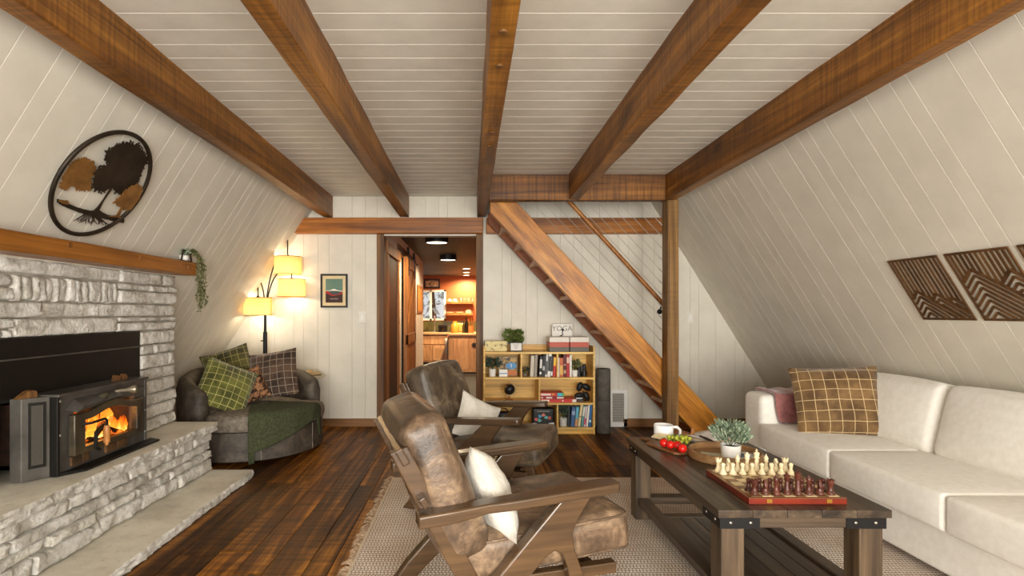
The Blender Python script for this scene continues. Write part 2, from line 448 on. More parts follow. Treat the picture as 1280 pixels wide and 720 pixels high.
# ------------------------------------------------------------ beams, ledger, header, post
def rough_box(a, b, ax, n, amp, seed):
    """beam with slightly uneven arrises"""
    mb = MB(); d = [b[i] - a[i] for i in range(3)]; vs = []; fs = []
    o = [i for i in range(3) if i != ax]
    cor = [(0,0),(0.5,0),(1,0),(1,0.5),(1,1),(0.5,1),(0,1),(0,0.5)]
    for k in range(n + 1):
        t = k / n
        for j, (u, v) in enumerate(cor):
            p = [0, 0, 0]; p[ax] = a[ax] + d[ax] * t
            e = noise.noise(Vector((t * d[ax] * 3.0, j * 7.7 + seed, seed))) * amp
            e2 = noise.noise(Vector((t * d[ax] * 3.0, j * 3.1 + seed, seed + 9))) * amp
            p[o[0]] = a[o[0]] + d[o[0]] * u + e; p[o[1]] = a[o[1]] + d[o[1]] * v + e2
            vs.append(tuple(p))
    for k in range(n):
        for j in range(8):
            j2 = (j + 1) % 8; fs.append((k*8+j, k*8+j2, (k+1)*8+j2, (k+1)*8+j))
    fs.append(tuple(range(8))[::-1]); fs.append(tuple(range(n*8, n*8+8)))
    return mb.add(vs, fs)
ZB = 2.19
beams = [(-1.535, -1.44, YB - 0.012, 'dark stained ceiling beam along the wall above the fireplace'),
         (-0.735, -0.64, YB - 0.012, 'dark stained ceiling beam ending on the ledger above the doorway'),
         (0.068, 0.163, YB - 0.012, 'knotted ceiling beam meeting the upper end of the staircase'),
         (0.865, 0.96, 4.645, 'dark stained ceiling beam butting into the middle of the stair header'),
         (1.72, 1.815, 4.78, 'dark stained ceiling beam resting on the square stair post')]
for i, (x0, x1, ye, lab) in enumerate(beams):
    o = rough_box((x0, -0.6, ZB), (x1, ye, ZC + 0.004), 1, 40, 0.006, i * 5.3).build('ceiling_beam', M['beam'], smooth=50, bevel=0.005, seg=2)
    tag(o, lab, 'beam', 'ceiling beams')
    if i == 2:
        for (px, py) in ((625, 38), (626, 81), (609, 165), (611, 182)):
            yy = (ZB - H) * F / (CY - py)
            MB().lathe([(0.014, -0.008), (0.017, -0.004), (0.012, 0.004), (0.001, 0.005)], 12, Matrix.Translation((0.115, yy, ZB - 0.001))).build('bolt_head', M['jamb'], o)
o = MB().prism([(-1.815, 2.012), (0.13, 2.012), (0.13, 2.172), (-1.73, 2.172)], YB - 0.11, YB - 0.009, 'y').build('ledger_beam', M['ledger'], smooth=0, bevel=0.006)
tag(o, 'orange stained ledger beam along the back wall over the doorway', 'beam')
o = MB().box((0.164, YB - 0.10, 2.012), (2.03, YB - 0.009, 2.172)).build('ledger_beam', M['ledger'], smooth=0, bevel=0.006)
tag(o, 'orange stained ledger beam on the wall behind the stair cables', 'beam')
o = rough_box((0.165, 4.64, 2.186), (1.718, 4.735, ZC + 0.003), 0, 20, 0.003, 77).build('stair_header_beam', M['beam_x'], smooth=50, bevel=0.005)
tag(o, 'dark saw-marked header beam across the stairwell', 'beam')
o = rough_box((1.732, 4.64, 0.0), (1.832, 4.775, 2.189), 2, 26, 0.004, 31).build('stair_post', M['post'], smooth=50, bevel=0.006)
tag(o, 'square dark timber post carrying the stair header', 'post')

# ------------------------------------------------------------ staircase
stair = empty('staircase', (1.5, 5.1, 0)); tag(stair, 'open wooden staircase with golden stringers rising to the loft', 'staircase')
def stp(px, py, Y=4.82): p = at(px, py, Y); return (p.x, p.z)
t0 = stp(612.5, 252.5); t1 = stp(645, 252.5); t2 = stp(612.5, 266.5)
sl = 1.072
def up_line(X): return t1[1] - (X - t1[0]) * sl
def lo_line(X): return t2[1] - (X - t2[0]) * sl
xe_u = t1[0] + t1[1] / sl; xe_l = t2[0] + t2[1] / sl
ang = math.atan(sl)
def stringer(y0, y1, mat):
    poly = [t0, t2, (xe_l, 0.0), (xe_u, 0.0), t1]
    # rotate into a frame where local x runs along the stringer so the grain follows it
    c, s = math.cos(ang), math.sin(ang)
    loc = [((px * c - pz * s), (px * s + pz * c)) for px, pz in poly]
    o = MB().prism(loc, y0, y1, 'y').build('stringer', mat, None, 0, bevel=0.006)
    o.rotation_euler = (0, ang, 0)
    return o
for y0, y1, mt in ((4.80, 4.87, M['stringer']), (5.36, 5.43, M['stringer_red'])):
    s_ = stringer(y0, y1, mt); s_.parent = stair; s_.matrix_parent_inverse = Matrix.Translation(-stair.location)
nt = 13
for i in range(nt):
    z = 0.16 + i * 0.1655
    if z > 2.1: break
    xa = t2[0] + (t2[1] - z) / sl        # on the lower edge
    MB().box((xa - 0.005 - stair.location.x, 4.866 - stair.location.y, z), (xa + 0.215 - stair.location.x, 5.364 - stair.location.y, z + 0.038)).build('tread', M['stringer'] if i % 2 else M['stringer'], stair, 0, bevel=0.004)
rail = empty('cable_railing', (1.2, 4.7, 0)); tag(rail, 'thin steel cable railing strung between header and post beside the stairs', 'railing')
cab = NT('steel_cable'); cab.col(srgb(196,192,184)); cab.set(0.35, 0.8)
for k in range(11):
    px0 = 663 + 13.6 * k; y0 = 250.5
    a = at(px0, y0, 4.70)
    b = at(827.8, y0 + (827.8 - px0) * 1.075, 4.70)
    if b.z > 2.15: break
    off = rail.location
    MB().tube([a - off, b - off], 0.0022, 6).build('cable', cab.m, rail)
    MB().tube([b - off, b - off + Vector((-0.03, 0, 0.032))], 0.005, 6).build('cable_fitting', cab.m, rail)
hr = empty('handrail', (1.2, 4.95, 1.6)); tag(hr, 'round golden wood handrail sloping down behind the stair post', 'handrail')
a = at(706, 246, 4.95); b = at(830, 381, 4.95)
MB().tube([a - hr.location, b - hr.location], 0.021, 12).build('rail', M['casing'], hr)
for px, py in ((824.5, 389.5),):
    p = at(px, py, 4.95); q = b + Vector((-0.02, 0, -0.0))
    MB().tube([q - hr.location, Vector((p.x, 4.95, p.z)) - hr.location], 0.008, 8).ell(p - hr.location, (0.024,)*3).build('bracket', M['iron'], hr)

# ------------------------------------------------------------ door opening trim
tr = struct(MB().box((DX0, YB - 0.03, 0), (DX0 + 0.075, YB + 0.14, 2.012)).build('trim_1', M['jamb'], smooth=0, bevel=0.004))
tr = struct(MB().box((DX1 - 0.072, YB - 0.03, 0), (DX1, YB + 0.14, 2.012)).build('trim_2', M['jamb'], smooth=0, bevel=0.004))
# ------------------------------------------------------------ hallway and kitchen seen through the doorway
HX, HZ, KY, KF = -0.93, 2.19, 14.5, -0.33
M['hall_white'] = plain(212, 205, 190, 0.6); M['dark_ceiling'] = plain(46, 46, 46, 0.6)
M['rust_wall'] = plain(150, 84, 44, 0.6); M['maple'] = wood('maple_cabinet', [srgb(172,122,78), srgb(204,154,108), srgb(220,174,128)], 'z', 5, 0.07, 0.4, 0.05, 0.08)
M['olive_tile'] = plain(92, 88, 46, 0.3); M['counter'] = plain(196, 158, 112, 0.35)
hall = struct(MB().box((HX - 0.12, YB + 0.12, KF), (HX, 10.4, HZ + 0.1)).build('wall_hall_left', M['hall_white'], smooth=0))
struct(MB().box((0.30, YB + 0.12, KF), (0.42, KY, HZ + 0.1)).build('wall_hall_right', M['rust_wall'], smooth=0))
struct(MB().box((-3.0, YB + 0.12, KF - 0.1), (0.42, KY + 0.1, KF)).build('floor_kitchen', M['subfloor'], smooth=0))
struct(MB().box((-3.0, YB + 0.12, HZ), (0.42, KY + 0.1, HZ + 0.1)).build('ceiling_kitchen', M['dark_ceiling'], smooth=0))
struct(MB().box((-3.0, 10.28, KF), (HX - 0.12, 10.4, HZ)).build('wall_kitchen_near', M['rust_wall'], smooth=0))
struct(MB().box((-3.1, 10.28, KF), (-3.0, KY, HZ)).build('wall_kitchen_left', M['rust_wall'], smooth=0))
def kp(px, py, Y=KY): return at(px, py, Y)
w0 = kp(528, 400.5); w1 = kp(557.5, 362.5)
wxa, wxb, wza, wzb = -1.75, w1.x, w0.z, w1.z
kw = MB().box((-3.0, KY, KF), (wxa, KY + 0.1, HZ)).box((wxb, KY, KF), (0.42, KY + 0.1, HZ)).box((wxa, KY, KF), (wxb, KY + 0.1, wza)).box((wxa, KY, wzb), (wxb, KY + 0.1, HZ))
kwall = struct(kw.build('wall_kitchen_back', M['rust_wall'], smooth=0))
win = struct(empty('window_1', ((wxa + wxb) / 2, KY, wza)))
def wl(a, b): return ([a[i] - win.location[i] for i in range(3)], [b[i] - win.location[i] for i in range(3)])
fr = MB(); f = 0.05
for a, b in (((wxa, KY-0.03, wza), (wxb, KY+0.05, wza+f)), ((wxa, KY-0.03, wzb-f), (wxb, KY+0.05, wzb)), ((wxb-f, KY-0.03, wza), (wxb, KY+0.05, wzb)), ((wxa, KY-0.03, wza), (wxa+f, KY+0.05, wzb)), ((kp(538.5,380).x-0.025, KY-0.03, wza), (kp(538.5,380).x+0.025, KY+0.05, wzb))):
    fr.box(*wl(a, b))
fr.build('window_frame', M['white'], win, 0)
mxm = kp(538.5, 380).x
gl = thin_glass('kitchen_glass')
for a, b in ((wxa + f, mxm - 0.025), (mxm + 0.025, wxb - f)):
    MB().box(*wl((a, KY + 0.01, wza + f), (b, KY + 0.014, wzb - f))).build('pane', gl, win, 0)
# snowy garden tree outside that window
gt = empty('garden_tree', (-1.3, 18.0, 0.0)); tag(gt, 'frosted grey-green tree outside the kitchen window', 'tree')
M['frost_leaf'] = twotone('frosted_foliage', srgb(150,154,144), srgb(214,215,208), 6, 0.9, 0)
MB().tube([(0,0,-1.5), (0.1,0,0.6), (0,0,2.2)], [0.12, 0.09, 0.04], 8).build('trunk', M['jamb'], gt)
fm = MB(); rng = random.Random(5)
for i in range(420):
    p = Vector((rng.uniform(-1.6, 1.8), rng.uniform(-0.5, 0.5), rng.uniform(-0.2, 2.0))); s = rng.uniform(0.08, 0.2)
    Mx = Matrix.Translation(p) @ Matrix.Rotation(rng.uniform(0, 6.3), 4, (rng.random(), rng.random(), rng.random() + 0.1))
    fm.add([(-s,0,0), (0,-s*0.4,0.02), (s,0,0), (0,s*0.4,0.02)], [(0,1,2,3)], Mx)
stuff(fm.build('foliage', M['frost_leaf'], gt, 0))

# cabinets
def cabinet(name, px0, px1, py_top, py_bot, Y, ndoors, drawer, label, group=None):
    a = at(px0, py_bot, Y); b = at(px1, py_top, Y)
    t = empty(name, ((a.x + b.x) / 2, Y, KF)); tag(t, label, 'cabinet', group)
    hw = (b.x - a.x) / 2; zt = b.z - KF; zb = a.z - KF
    MB().box((-hw, 0, 0.0), (hw, KY - Y - 0.02, zt)).build('body', M['maple'], t, 0)
    dz1 = zt - 0.02
    if drawer:
        MB().box((-hw + 0.02, -0.02, zt - 0.25), (hw - 0.02, -0.001, zt - 0.03)).build('drawer_front', M['maple'], t, 0, bevel=0.006); dz1 = zt - 0.28
    wd = 2 * hw / ndoors
    for k in range(ndoors):
        x0 = -hw + k * wd + 0.02; x1 = x0 + wd - 0.04
        d = MB().box((x0, -0.022, zb + 0.03), (x1, -0.001, dz1)).build('door', M['maple'], t, 0, bevel=0.004)
        MB().box((x0 + 0.07, -0.026, zb + 0.1), (x1 - 0.07, -0.02, dz1 - 0.07)).build('door_panel', M['maple'], d, 0, bevel=0.005)
    MB().box((-hw + 0.01, -0.003, 0.0), (hw - 0.01, -0.001, max(zb - 0.01, 0.02))).build('toe_kick', M['black'], t, 0)
    return t
cabinet('sink_cabinet', 520, 559.6, 418.3, 452, 13.75, 2, True, 'light maple sink cabinet with two doors under the kitchen window')
pc_ = cabinet('panelled_cabinet', 560.5, 596, 419.4, 466.5, 13.2, 1, False, 'pale maple cabinet with one large panelled door by the doorway')
q_ = at(592, 431, 13.2) - pc_.location
MB().box((q_.x - 0.03, -0.05, q_.z - 0.05), (q_.x + 0.05, -0.022, q_.z + 0.05)).box((q_.x - 0.05, -0.06, q_.z - 0.015), (q_.x + 0.03, -0.05, q_.z + 0.015)).build('latch', M['black'], pc_, 0)
ct = MB(); a = at(559.8, 416, 13.7); b = at(560.2, 417, 13.15)
ct.box((-2.4, 13.68, a.z - 0.045), (a.x, KY - 0.02, a.z)); ct.box((b.x, 13.12, b.z - 0.045), (0.29, KY - 0.02, b.z))
o = ct.build('kitchen_worktop', M['counter'], smooth=0, bevel=0.004); tag(o, 'tan kitchen worktop running under the window', 'worktop')
CT = a.z; CT2 = b.z
o = MB().box((-2.4, KY - 0.012, CT), (0.29, KY - 0.001, wza - 0.02)).build('tile_backsplash', M['olive_tile'], kwall, 0)
# faucet
fa = tag(empty('kitchen_faucet', (kp(543.5, 413, 14.2).x, 14.2, CT)), 'tall chrome kitchen faucet at the sink', 'faucet')
chrome = plain(200, 200, 200, 0.2, 0.9)
MB().tube([(0,0,0), (0,0,0.32), (0,-0.03,0.4), (0,-0.12,0.43), (0,-0.2,0.38), (0,-0.2,0.3)], 0.02, 8).build('spout', chrome, fa)
MB().lathe([(0.05,0),(0.05,0.02),(0.03,0.03)], 12).build('base', chrome, fa)
# shelves and crockery
shelf_y = 14.2
for zpx, lab in ((377.0, 'upper wooden kitchen shelf holding bowls and patterned mugs'), (391.5, 'lower wooden kitchen shelf holding plates')):
    a = at(558.5, zpx, shelf_y); b = at(591, zpx, shelf_y)
    o = MB().box((a.x, shelf_y, a.z - 0.06), (b.x, KY - 0.001, a.z)).build('kitchen_shelf', M['casing'], smooth=0, bevel=0.005); tag(o, lab, 'shelf')
cream = plain(226, 206, 160, 0.4)
def bowl(px, py, r, lab):
    p = at(px, py, 14.33); o = MB().lathe([(r*0.98, 0), (r, r*0.3), (r*0.85, r*0.75), (r*0.45, r*1.05), (0.001, r*1.1)], 16).build('bowl', cream, loc=p); tag(o, lab, 'bowl', 'bowls on the kitchen shelf')
bowl(561.8, 377, 0.068, 'cream bowl upside down on the upper kitchen shelf'); bowl(568.5, 377, 0.068, 'cream bowl upside down on the upper kitchen shelf')
bowl(585.5, 391.5, 0.09, 'wide cream bowl upside down on the lower kitchen shelf')
mugm = gridfabric('patterned_mug', srgb(220,190,140), srgb(230,205,160), srgb(70,40,28), 0.035, 'xz', 0.2, 0.4)
for px in (574.8, 580.6, 586.6):
    p = at(px, 377, 14.33); o = MB().lathe([(0.05,0),(0.055,0.01),(0.055,0.1),(0.048,0.1),(0.045,0.02),(0.001,0.015)], 14).build('mug', mugm, loc=p); tag(o, 'brown and cream patterned mug on the upper kitchen shelf', 'mug', 'patterned mugs')
    MB().tube([(0.05,0,0.08),(0.085,0,0.07),(0.085,0,0.035),(0.05,0,0.025)], 0.008, 6).build('handle', mugm, o)
for px, lab in ((562.5, 'low stack of cream plates at the end of the lower kitchen shelf'), (574.5, 'low stack of cream plates beside the wide bowl')):
    p = at(px, 391.5, 14.33); o = MB().lathe([(0.06,0),(0.11,0.012),(0.12,0.03),(0.1,0.034),(0.001,0.026)], 18).build('plate_stack', cream, loc=p); tag(o, lab, 'plates')
# things on the worktop
def turned(name, px, py, Y, prof, mat, lab, cat, z=None):
    p = at(px, py, Y); o = MB().lathe(prof, 14).build(name, mat, loc=(p.x, Y, z)); return tag(o, lab, cat)
turned('glass_jar', 568.5, 412, 13.6, [(0.1,0),(0.12,0.06),(0.1,0.2),(0.06,0.26),(0.06,0.3),(0.001,0.3)], plain(196,140,54,0.3), 'amber jar on the kitchen worktop', 'jar', CT2)
turned('wine_bottle', 583, 412, 13.5, [(0.045,0),(0.048,0.02),(0.048,0.24),(0.018,0.31),(0.016,0.4),(0.001,0.4)], plain(22,20,14,0.2), 'dark wine bottle on the kitchen worktop', 'bottle', CT2)
turned('cooking_oil_bottle', 579.6, 412, 13.6, [(0.04,0),(0.04,0.17),(0.015,0.24),(0.013,0.3),(0.001,0.3)], plain(60,50,20,0.2), 'short brown bottle beside the wine bottle', 'bottle', CT2)
o = turned('utensil_crock', 588.5, 412, 13.5, [(0.07,0),(0.075,0.02),(0.075,0.18),(0.065,0.18),(0.06,0.03),(0.001,0.02)], plain(170,110,60,0.4), 'clay crock of wooden utensils on the kitchen worktop', 'crock', CT2)
for k in range(5):
    a_ = k * 1.26; MB().tube([(0.02*math.cos(a_),0.02*math.sin(a_),0.03),(0.07*math.cos(a_),0.05*math.sin(a_),0.3+0.02*k)], [0.008,0.014], 6).build('utensil', M['casing'], o)
o = tag(empty('toaster', (at(576, 412, 13.9).x, 13.9, CT2)), 'yellow toaster against the kitchen tiles', 'toaster')
mb = MB(); rbox(mb, (0,0,0.13), (0.3,0.18,0.24), 0.04, 6); mb.build('body', plain(190,150,70,0.3), o); MB().box((-0.1,-0.03,0.245),(0.1,-0.005,0.253)).build('slot', M['black'], o, 0)
o = tag(empty('coffee_maker', (at(553.5, 412, 14.1).x, 14.1, CT)), 'small black coffee maker beside the faucet', 'coffee maker')
MB().box((-0.12,-0.08,0),(0.12,0.1,0.03)).box((-0.12,0.02,0.03),(0.12,0.1,0.16)).box((-0.12,-0.08,0.15),(0.12,0.1,0.2)).build('body', M['black'], o, 0, bevel=0.008)
MB().lathe([(0.04,0.03),(0.055,0.08),(0.035,0.14)], 12, Matrix.Translation((0,-0.03,0))).build('carafe', plain(40,26,18,0.1), o)
# dish towel and latch
p = at(558.3, 428, 13.7); o = MB().surf(lambda u, v: (p.x - 0.03 + 0.05*u, 13.70 + 0.01*math.sin(u*9), p.z + 0.1 - 0.40*v), 8, 6).build('dish_towel', M['white'], smooth=180, solid=0.01); tag(o, 'white dish towel hanging at the cabinet corner', 'towel')
# picture over the window
def framed(name, c, wd, ht, nrm, fw_, fm, matm, label, mat_border=0.0, border=None):
    """framed picture, nrm is +-x or -y; returns root and local matrix for art"""
    t = tag(empty(name, c), label, 'picture')
    if nrm == '-y': t.rotation_euler = (0, 0, 0)
    elif nrm == '+x': t.rotation_euler = (0, 0, R(90))
    d = 0.02
    for (a, b) in (((-wd/2, -ht/2), (wd/2, -ht/2 + fw_)), ((-wd/2, ht/2 - fw_), (wd/2, ht/2)), ((-wd/2, -ht/2 + fw_), (-wd/2 + fw_, ht/2 - fw_)), ((wd/2 - fw_, -ht/2 + fw_), (wd/2, ht/2 - fw_))):
        MB().box((a[0], -d, a[1]), (b[0], -0.001, b[1])).build('frame', fm, t, 0, bevel=0.002)
    if border:
        MB().box((-wd/2 + fw_, -0.009, -ht/2 + fw_), (wd/2 - fw_, -0.002, ht/2 - fw_)).build('mount', border, t, 0)
    q = fw_ + mat_border
    MB().box((-wd/2 + q, -0.0105, -ht/2 + q), (wd/2 - q, -0.008, ht/2 - q)).build('print', matm, t, 0)
    return t
a = kp(540, 354.5); t = framed('framed_picture', (a.x, KY - 0.002, a.z), 0.44, 0.26, '-y', 0.045, plain(40,20,12,0.4), twotone('team_photo', srgb(40,26,20), srgb(226,206,180), 12, 0.6, 0), 'dark framed group photograph above the kitchen window')
# barn door on its rail
bd = tag(empty('barn_door', (HX + 0.03, 7.67, KF + 0.02)), 'sliding barn door of orange planks hanging in the hallway', 'door')
y0, y1 = 7.1 - 7.67, 8.24 - 7.67; zt = 1.93 - KF
for k in range(6):
    ya = y0 + (y1 - y0) * k / 6; MB().box((0, ya + 0.002, 0), (0.03, ya + (y1 - y0) / 6 - 0.002, zt)).build('plank', M['casing'], bd, 0, bevel=0.002)
for (a, b, c_, d_) in ((y0, y1, 0, 0.14), (y0, y1, zt - 0.14, zt), (y0, y1, zt*0.47, zt*0.47 + 0.14), (y0, y0 + 0.12, 0.14, zt - 0.14), (y1 - 0.12, y1, 0.14, zt - 0.14)):
    MB().box((0.031, a, c_), (0.05, b, d_)).build('rail_board', M['casing'], bd, 0, bevel=0.003)
MB().bar((0.04, y0 + 0.12, zt*0.47 + 0.14), (0.04, y1 - 0.12, zt - 0.14), 0.11, 0.018, (1,0,0)).build('brace', M['casing'], bd, 0)
for yy in (y0 + 0.2, y1 - 0.2):
    hgr = MB().box((0.051, yy - 0.02, zt - 0.25), (0.058, yy + 0.02, zt + 0.1)).build('hanger', M['iron'], bd, 0)
    MB().lathe([(0.05,-0.012),(0.05,0.012)], 18, Matrix.Translation((0.04, yy, zt + 0.1)) @ Matrix.Rotation(R(90), 4, 'Y')).build('roller', M['iron'], hgr)
br = tag(empty('barn_door_rail', (HX, 7.9, 1.985)), 'black steel barn door rail on its backing board in the hallway', 'rail')
MB().box((0.002, -1.25, -0.06), (0.022, 0.95, 0.08)).build('backing_board', M['jamb'], br, 0)
MB().box((0.035, -1.2, -0.02), (0.042, 0.9, 0.02)).build('rail', M['iron'], br, 0)
for yy in (-1.15, -0.3, 0.55, 0.88): MB().lathe([(0.018, 0), (0.018, 0.03)], 10, Matrix.Translation((0.022, yy, 0)) @ Matrix.Rotation(R(90), 4, 'Y')).build('spacer', M['iron'], br)
# side door casing in the hallway wall
ca = struct(MB().box((HX, 5.75, KF), (HX + 0.03, 5.87, 1.96)).box((HX, 6.6, KF), (HX + 0.03, 6.72, 1.96)).box((HX, 5.70, 1.84), (HX + 0.04, 6.77, 1.97)).build('trim_3', M['casing'], smooth=0, bevel=0.003))
struct(MB().box((HX + 0.001, 5.87, KF), (HX + 0.012, 6.6, 1.84)).build('door_1', plain(44, 26, 14, 0.5), smooth=0))
t = framed('framed_picture', (HX + 0.001, 9.66, 1.43), 1.0, 0.5, '+x', 0.05, M['casing'], plain(190, 130, 40, 0.4), 'gold framed picture on the hallway wall past the barn door')
def switch_plate(c, nrm, lab, wd=0.075, ht=0.12):
    t = tag(empty('light_switch', c), lab, 'light switch')
    if nrm == '+x': t.rotation_euler = (0, 0, R(90))
    MB().box((-wd/2, -0.007, -ht/2), (wd/2, -0.0005, ht/2)).build('plate', M['switch'], t, 0, bevel=0.003)
    MB().box((-0.016, -0.011, -0.033), (0.016, -0.007, 0.033)).build('rocker', M['white'], t, 0, bevel=0.002)
switch_plate((HX + 0.001, 6.95, 1.12), '+x', 'white light switch on the hallway wall by the barn door')
p = at(453, 396, YB - 0.008); switch_plate((p.x, YB - 0.008, p.z), '-y', 'white light switch on the back wall beside the doorway')
p = at(862.5, 397, YB - 0.008); switch_plate((p.x, YB - 0.008, p.z), '-y', 'white light switch on the back wall beyond the stair post')
# kitchen lamps
def lamp_light(name, loc, power, color, r=0.05, parent=None, typ='POINT'):
    l = bpy.data.lights.new(name, typ)
    if typ == 'SPOT': l.spot_size = R(168); l.spot_blend = 0.6
    l.energy = power; l.color = color; l.shadow_soft_size = r
    o = bpy.data.objects.new(name, l); COL.objects.link(o); o.location = loc
    if parent: o.parent = parent
    return o
lens = emit('lamp_lens', (1.0, 0.86, 0.62), 9.0)
for px, Y, lab in ((560, 9.2, 'black drum ceiling light with a glowing lens in the hallway'), (546, 6.9, 'black drum ceiling light just past the doorway head')):
    t = tag(empty('drum_ceiling_light', ((px - CX) / F * Y, Y, HZ)), lab, 'ceiling light')
    MB().lathe([(0.15,-0.001),(0.15,-0.09),(0.138,-0.09),(0.138,-0.02),(0.001,-0.02)], 28).build('housing', M['black'], t)
    MB().lathe([(0.001,-0.082),(0.136,-0.08),(0.136,-0.07),(0.001,-0.07)], 28).build('lens', lens, t)
    lamp_light('drum_bulb', (0, 0, -0.1), 130, (1.0, 0.78, 0.5), 0.1, t, 'SPOT')
for Y in (12.0, 13.1, 14.1):
    t = tag(empty('recessed_ceiling_light', ((583 - CX) / F * Y, Y, HZ)), 'small round recessed ceiling light over the kitchen worktop', 'ceiling light', 'recessed kitchen lights')
    MB().lathe([(0.1,-0.001),(0.1,-0.012),(0.08,-0.012),(0.08,-0.002)], 20).build('trim_ring', M['white'], t)
    MB().lathe([(0.001,-0.008),(0.079,-0.008),(0.079,-0.003),(0.001,-0.003)], 20).build('lens', lens, t)
    lamp_light('recessed_bulb', (0, 0, -0.03), 300, (1.0, 0.76, 0.46), 0.06, t, 'SPOT')
# ------------------------------------------------------------ stone fireplace
t_ = NT('limewashed_stone'); v = t_.coord(23.0)
n1 = t_.noise(v, 9, 6, 0.7, 0.5); n2 = t_.noise(v, 46, 6, 0.75)
c_ = t_.ramp(n1, [(0.3, srgb(164,158,145)), (0.45, srgb(224,219,208)), (0.6, srgb(250,247,240))]).outputs[0]
c_ = t_.mix(0.55, c_, t_.ramp(n2, [(0.34, (0.55,0.54,0.52)), (0.55, (1.06,1.06,1.06))]).outputs[0], 'MULTIPLY')
mr_ = t_.n('ShaderNodeMapRange'); t_.l(t_.rnd(), mr_.inputs[0]); mr_.inputs[3].default_value = 0.86; mr_.inputs[4].default_value = 1.08
hs_ = t_.n('ShaderNodeHueSaturation'); t_.l(mr_.outputs[0], hs_.inputs['Value']); t_.l(c_, hs_.inputs['Color'])
t_.col(hs_.outputs[0]); t_.set(0.8, 0, 0.25); t_.bump(t_.math('ADD', n1, t_.math('MULTIPLY', n2, 1.3)), 0.9, 0.016); M['stone'] = t_.m
t_ = NT('slab_stone'); v = t_.coord(11.0); n1 = t_.noise(v, 3.2, 6, 0.6); n2 = t_.noise(v, 26, 4, 0.65)
c_ = t_.ramp(n1, [(0.32, srgb(188,181,164)), (0.6, srgb(222,217,202))]).outputs[0]
c_ = t_.mix(0.6, c_, t_.ramp(n2, [(0.26, (0.5,0.48,0.45)), (0.42, (1,1,1))]).outputs[0], 'MULTIPLY')
t_.col(c_); t_.set(0.62, 0, 0.3); t_.bump(n2, 0.2, 0.004); M['slab'] = t_.m
M['mortar'] = twotone('grey_mortar', srgb(140,133,122), srgb(176,169,157), 14, 0.9, 0.3, 50)

FX, FE, HT = -2.15, 3.85, 0.398        # chimney face, far end, hearth height
fp = empty('stone_fireplace', (-2.3, 3.0, 0)); tag(fp, 'limewashed stone fireplace with raised hearth under the timber mantel', 'fireplace')
FO = fp.location
def L(p): return (p[0] - FO.x, p[1] - FO.y, p[2] - FO.z)
def lbox(mb, a, b): return mb.box(L(a), L(b))
core = MB()
XW = -2.75
def wedge(y0, y1, z0, z1):
    a, b, f = xl(z0) + 0.03, xl(z1) + 0.03, FX - 0.03
    core.hexa([L(p) for p in ((a,y0,z0),(f,y0,z0),(f,y1,z0),(a,y1,z0),(min(b,f-0.002),y0,z1),(f,y0,z1),(f,y1,z1),(min(b,f-0.002),y1,z1))])
wedge(3.44, FE - 0.02, HT, 1.40); wedge(1.3, 2.40, HT, 1.40); wedge(2.40, 3.44, 1.08, 1.40)
lbox(core, (-2.78, 1.3, 0.0), (-1.915, FE - 0.02, HT - 0.05))
lbox(core, (-2.50, 2.40, HT), (-2.47, 3.44, 0.85))
core.build('mortar_core', M['mortar'], fp, 0)
srng = random.Random(12)
def stone(y0, y1, z0, z1, xf, depth=0.075, amp=0.012, name='stone'):
    """one split-face stone: its face looks along +X, edges broken and uneven"""
    g = 0.0055; y0 += g; y1 -= g; z0 += g; z1 -= g
    sd = srng.random() * 100; sm = 0.35 if (y1 - y0) < 0.07 else 1.0
    ny = max(4, min(22, int((y1 - y0) / 0.022) + 2)); nz = max(4, min(8, int((z1 - z0) / 0.016) + 2))
    ys_ = [0, 0.006/(y1-y0)] + [0.006/(y1-y0) + (1-0.012/(y1-y0))*i/(ny-2) for i in range(1, ny-2)] + [1-0.006/(y1-y0), 1]
    zs_ = [0, 0.006/(z1-z0)] + [0.006/(z1-z0) + (1-0.012/(z1-z0))*i/(nz-2) for i in range(1, nz-2)] + [1-0.006/(z1-z0), 1]
    vs = []; fs = []; px = srng.uniform(-0.008, 0.012)
    for j in range(nz + 1):
        for i in range(ny + 1):
            u, w_ = ys_[i], zs_[j]
            yy = y0 + (y1 - y0) * u; zz = z0 + (z1 - z0) * w_
            e = min(min(u, 1 - u) * (y1 - y0), min(w_, 1 - w_) * (z1 - z0))
            edge = 0 if e > 0.007 else (1 - e / 0.007)
            n_ = noise.noise(Vector((yy * 11 + sd, zz * 14, sd))) * amp + noise.noise(Vector((yy * 34, zz * 42 + sd, sd))) * amp * 0.75
            if edge >= 1: yy += noise.noise(Vector((zz * 22, yy * 9, sd))) * 0.004 * sm; zz += noise.noise(Vector((yy * 14, sd, zz))) * 0.004
            vs.append(L((xf + px + n_ - edge * 0.010, yy, zz)))
    W = ny + 1
    for j in range(nz):
        for i in range(ny): fs.append((j*W+i, j*W+i+1, (j+1)*W+i+1, (j+1)*W+i))
    ring = [i for i in range(W)] + [j*W+ny for j in range(1, nz+1)] + [nz*W+i for i in range(ny-1, -1, -1)] + [j*W for j in range(nz-1, 0, -1)]
    b0 = len(vs); vs += [(FX_back - FO.x, vs[k][1], vs[k][2]) for k in ring for FX_back in (xf - depth,)]
    nr = len(ring)
    for k in range(nr): fs.append((ring[k], b0 + k, b0 + (k+1) % nr, ring[(k+1) % nr]))
    fs.append(tuple(b0 + k for k in range(nr)))
    return MB().add(vs, fs).build(name, M['stone'], fp, 50)
def cy(xc): return F * 2.15 / (CX - xc / 4)      # crop column -> Y on the chimney face
def rowst(z0, z1, xs):
    for a, b in zip(xs[:-1], xs[1:]): stone(cy(a) if a > -900 else 1.9, min(cy(b), FE), z0, z1, FX)
rowst(1.383, 1.462, [-999, -260, 0, 605, 815, 884])
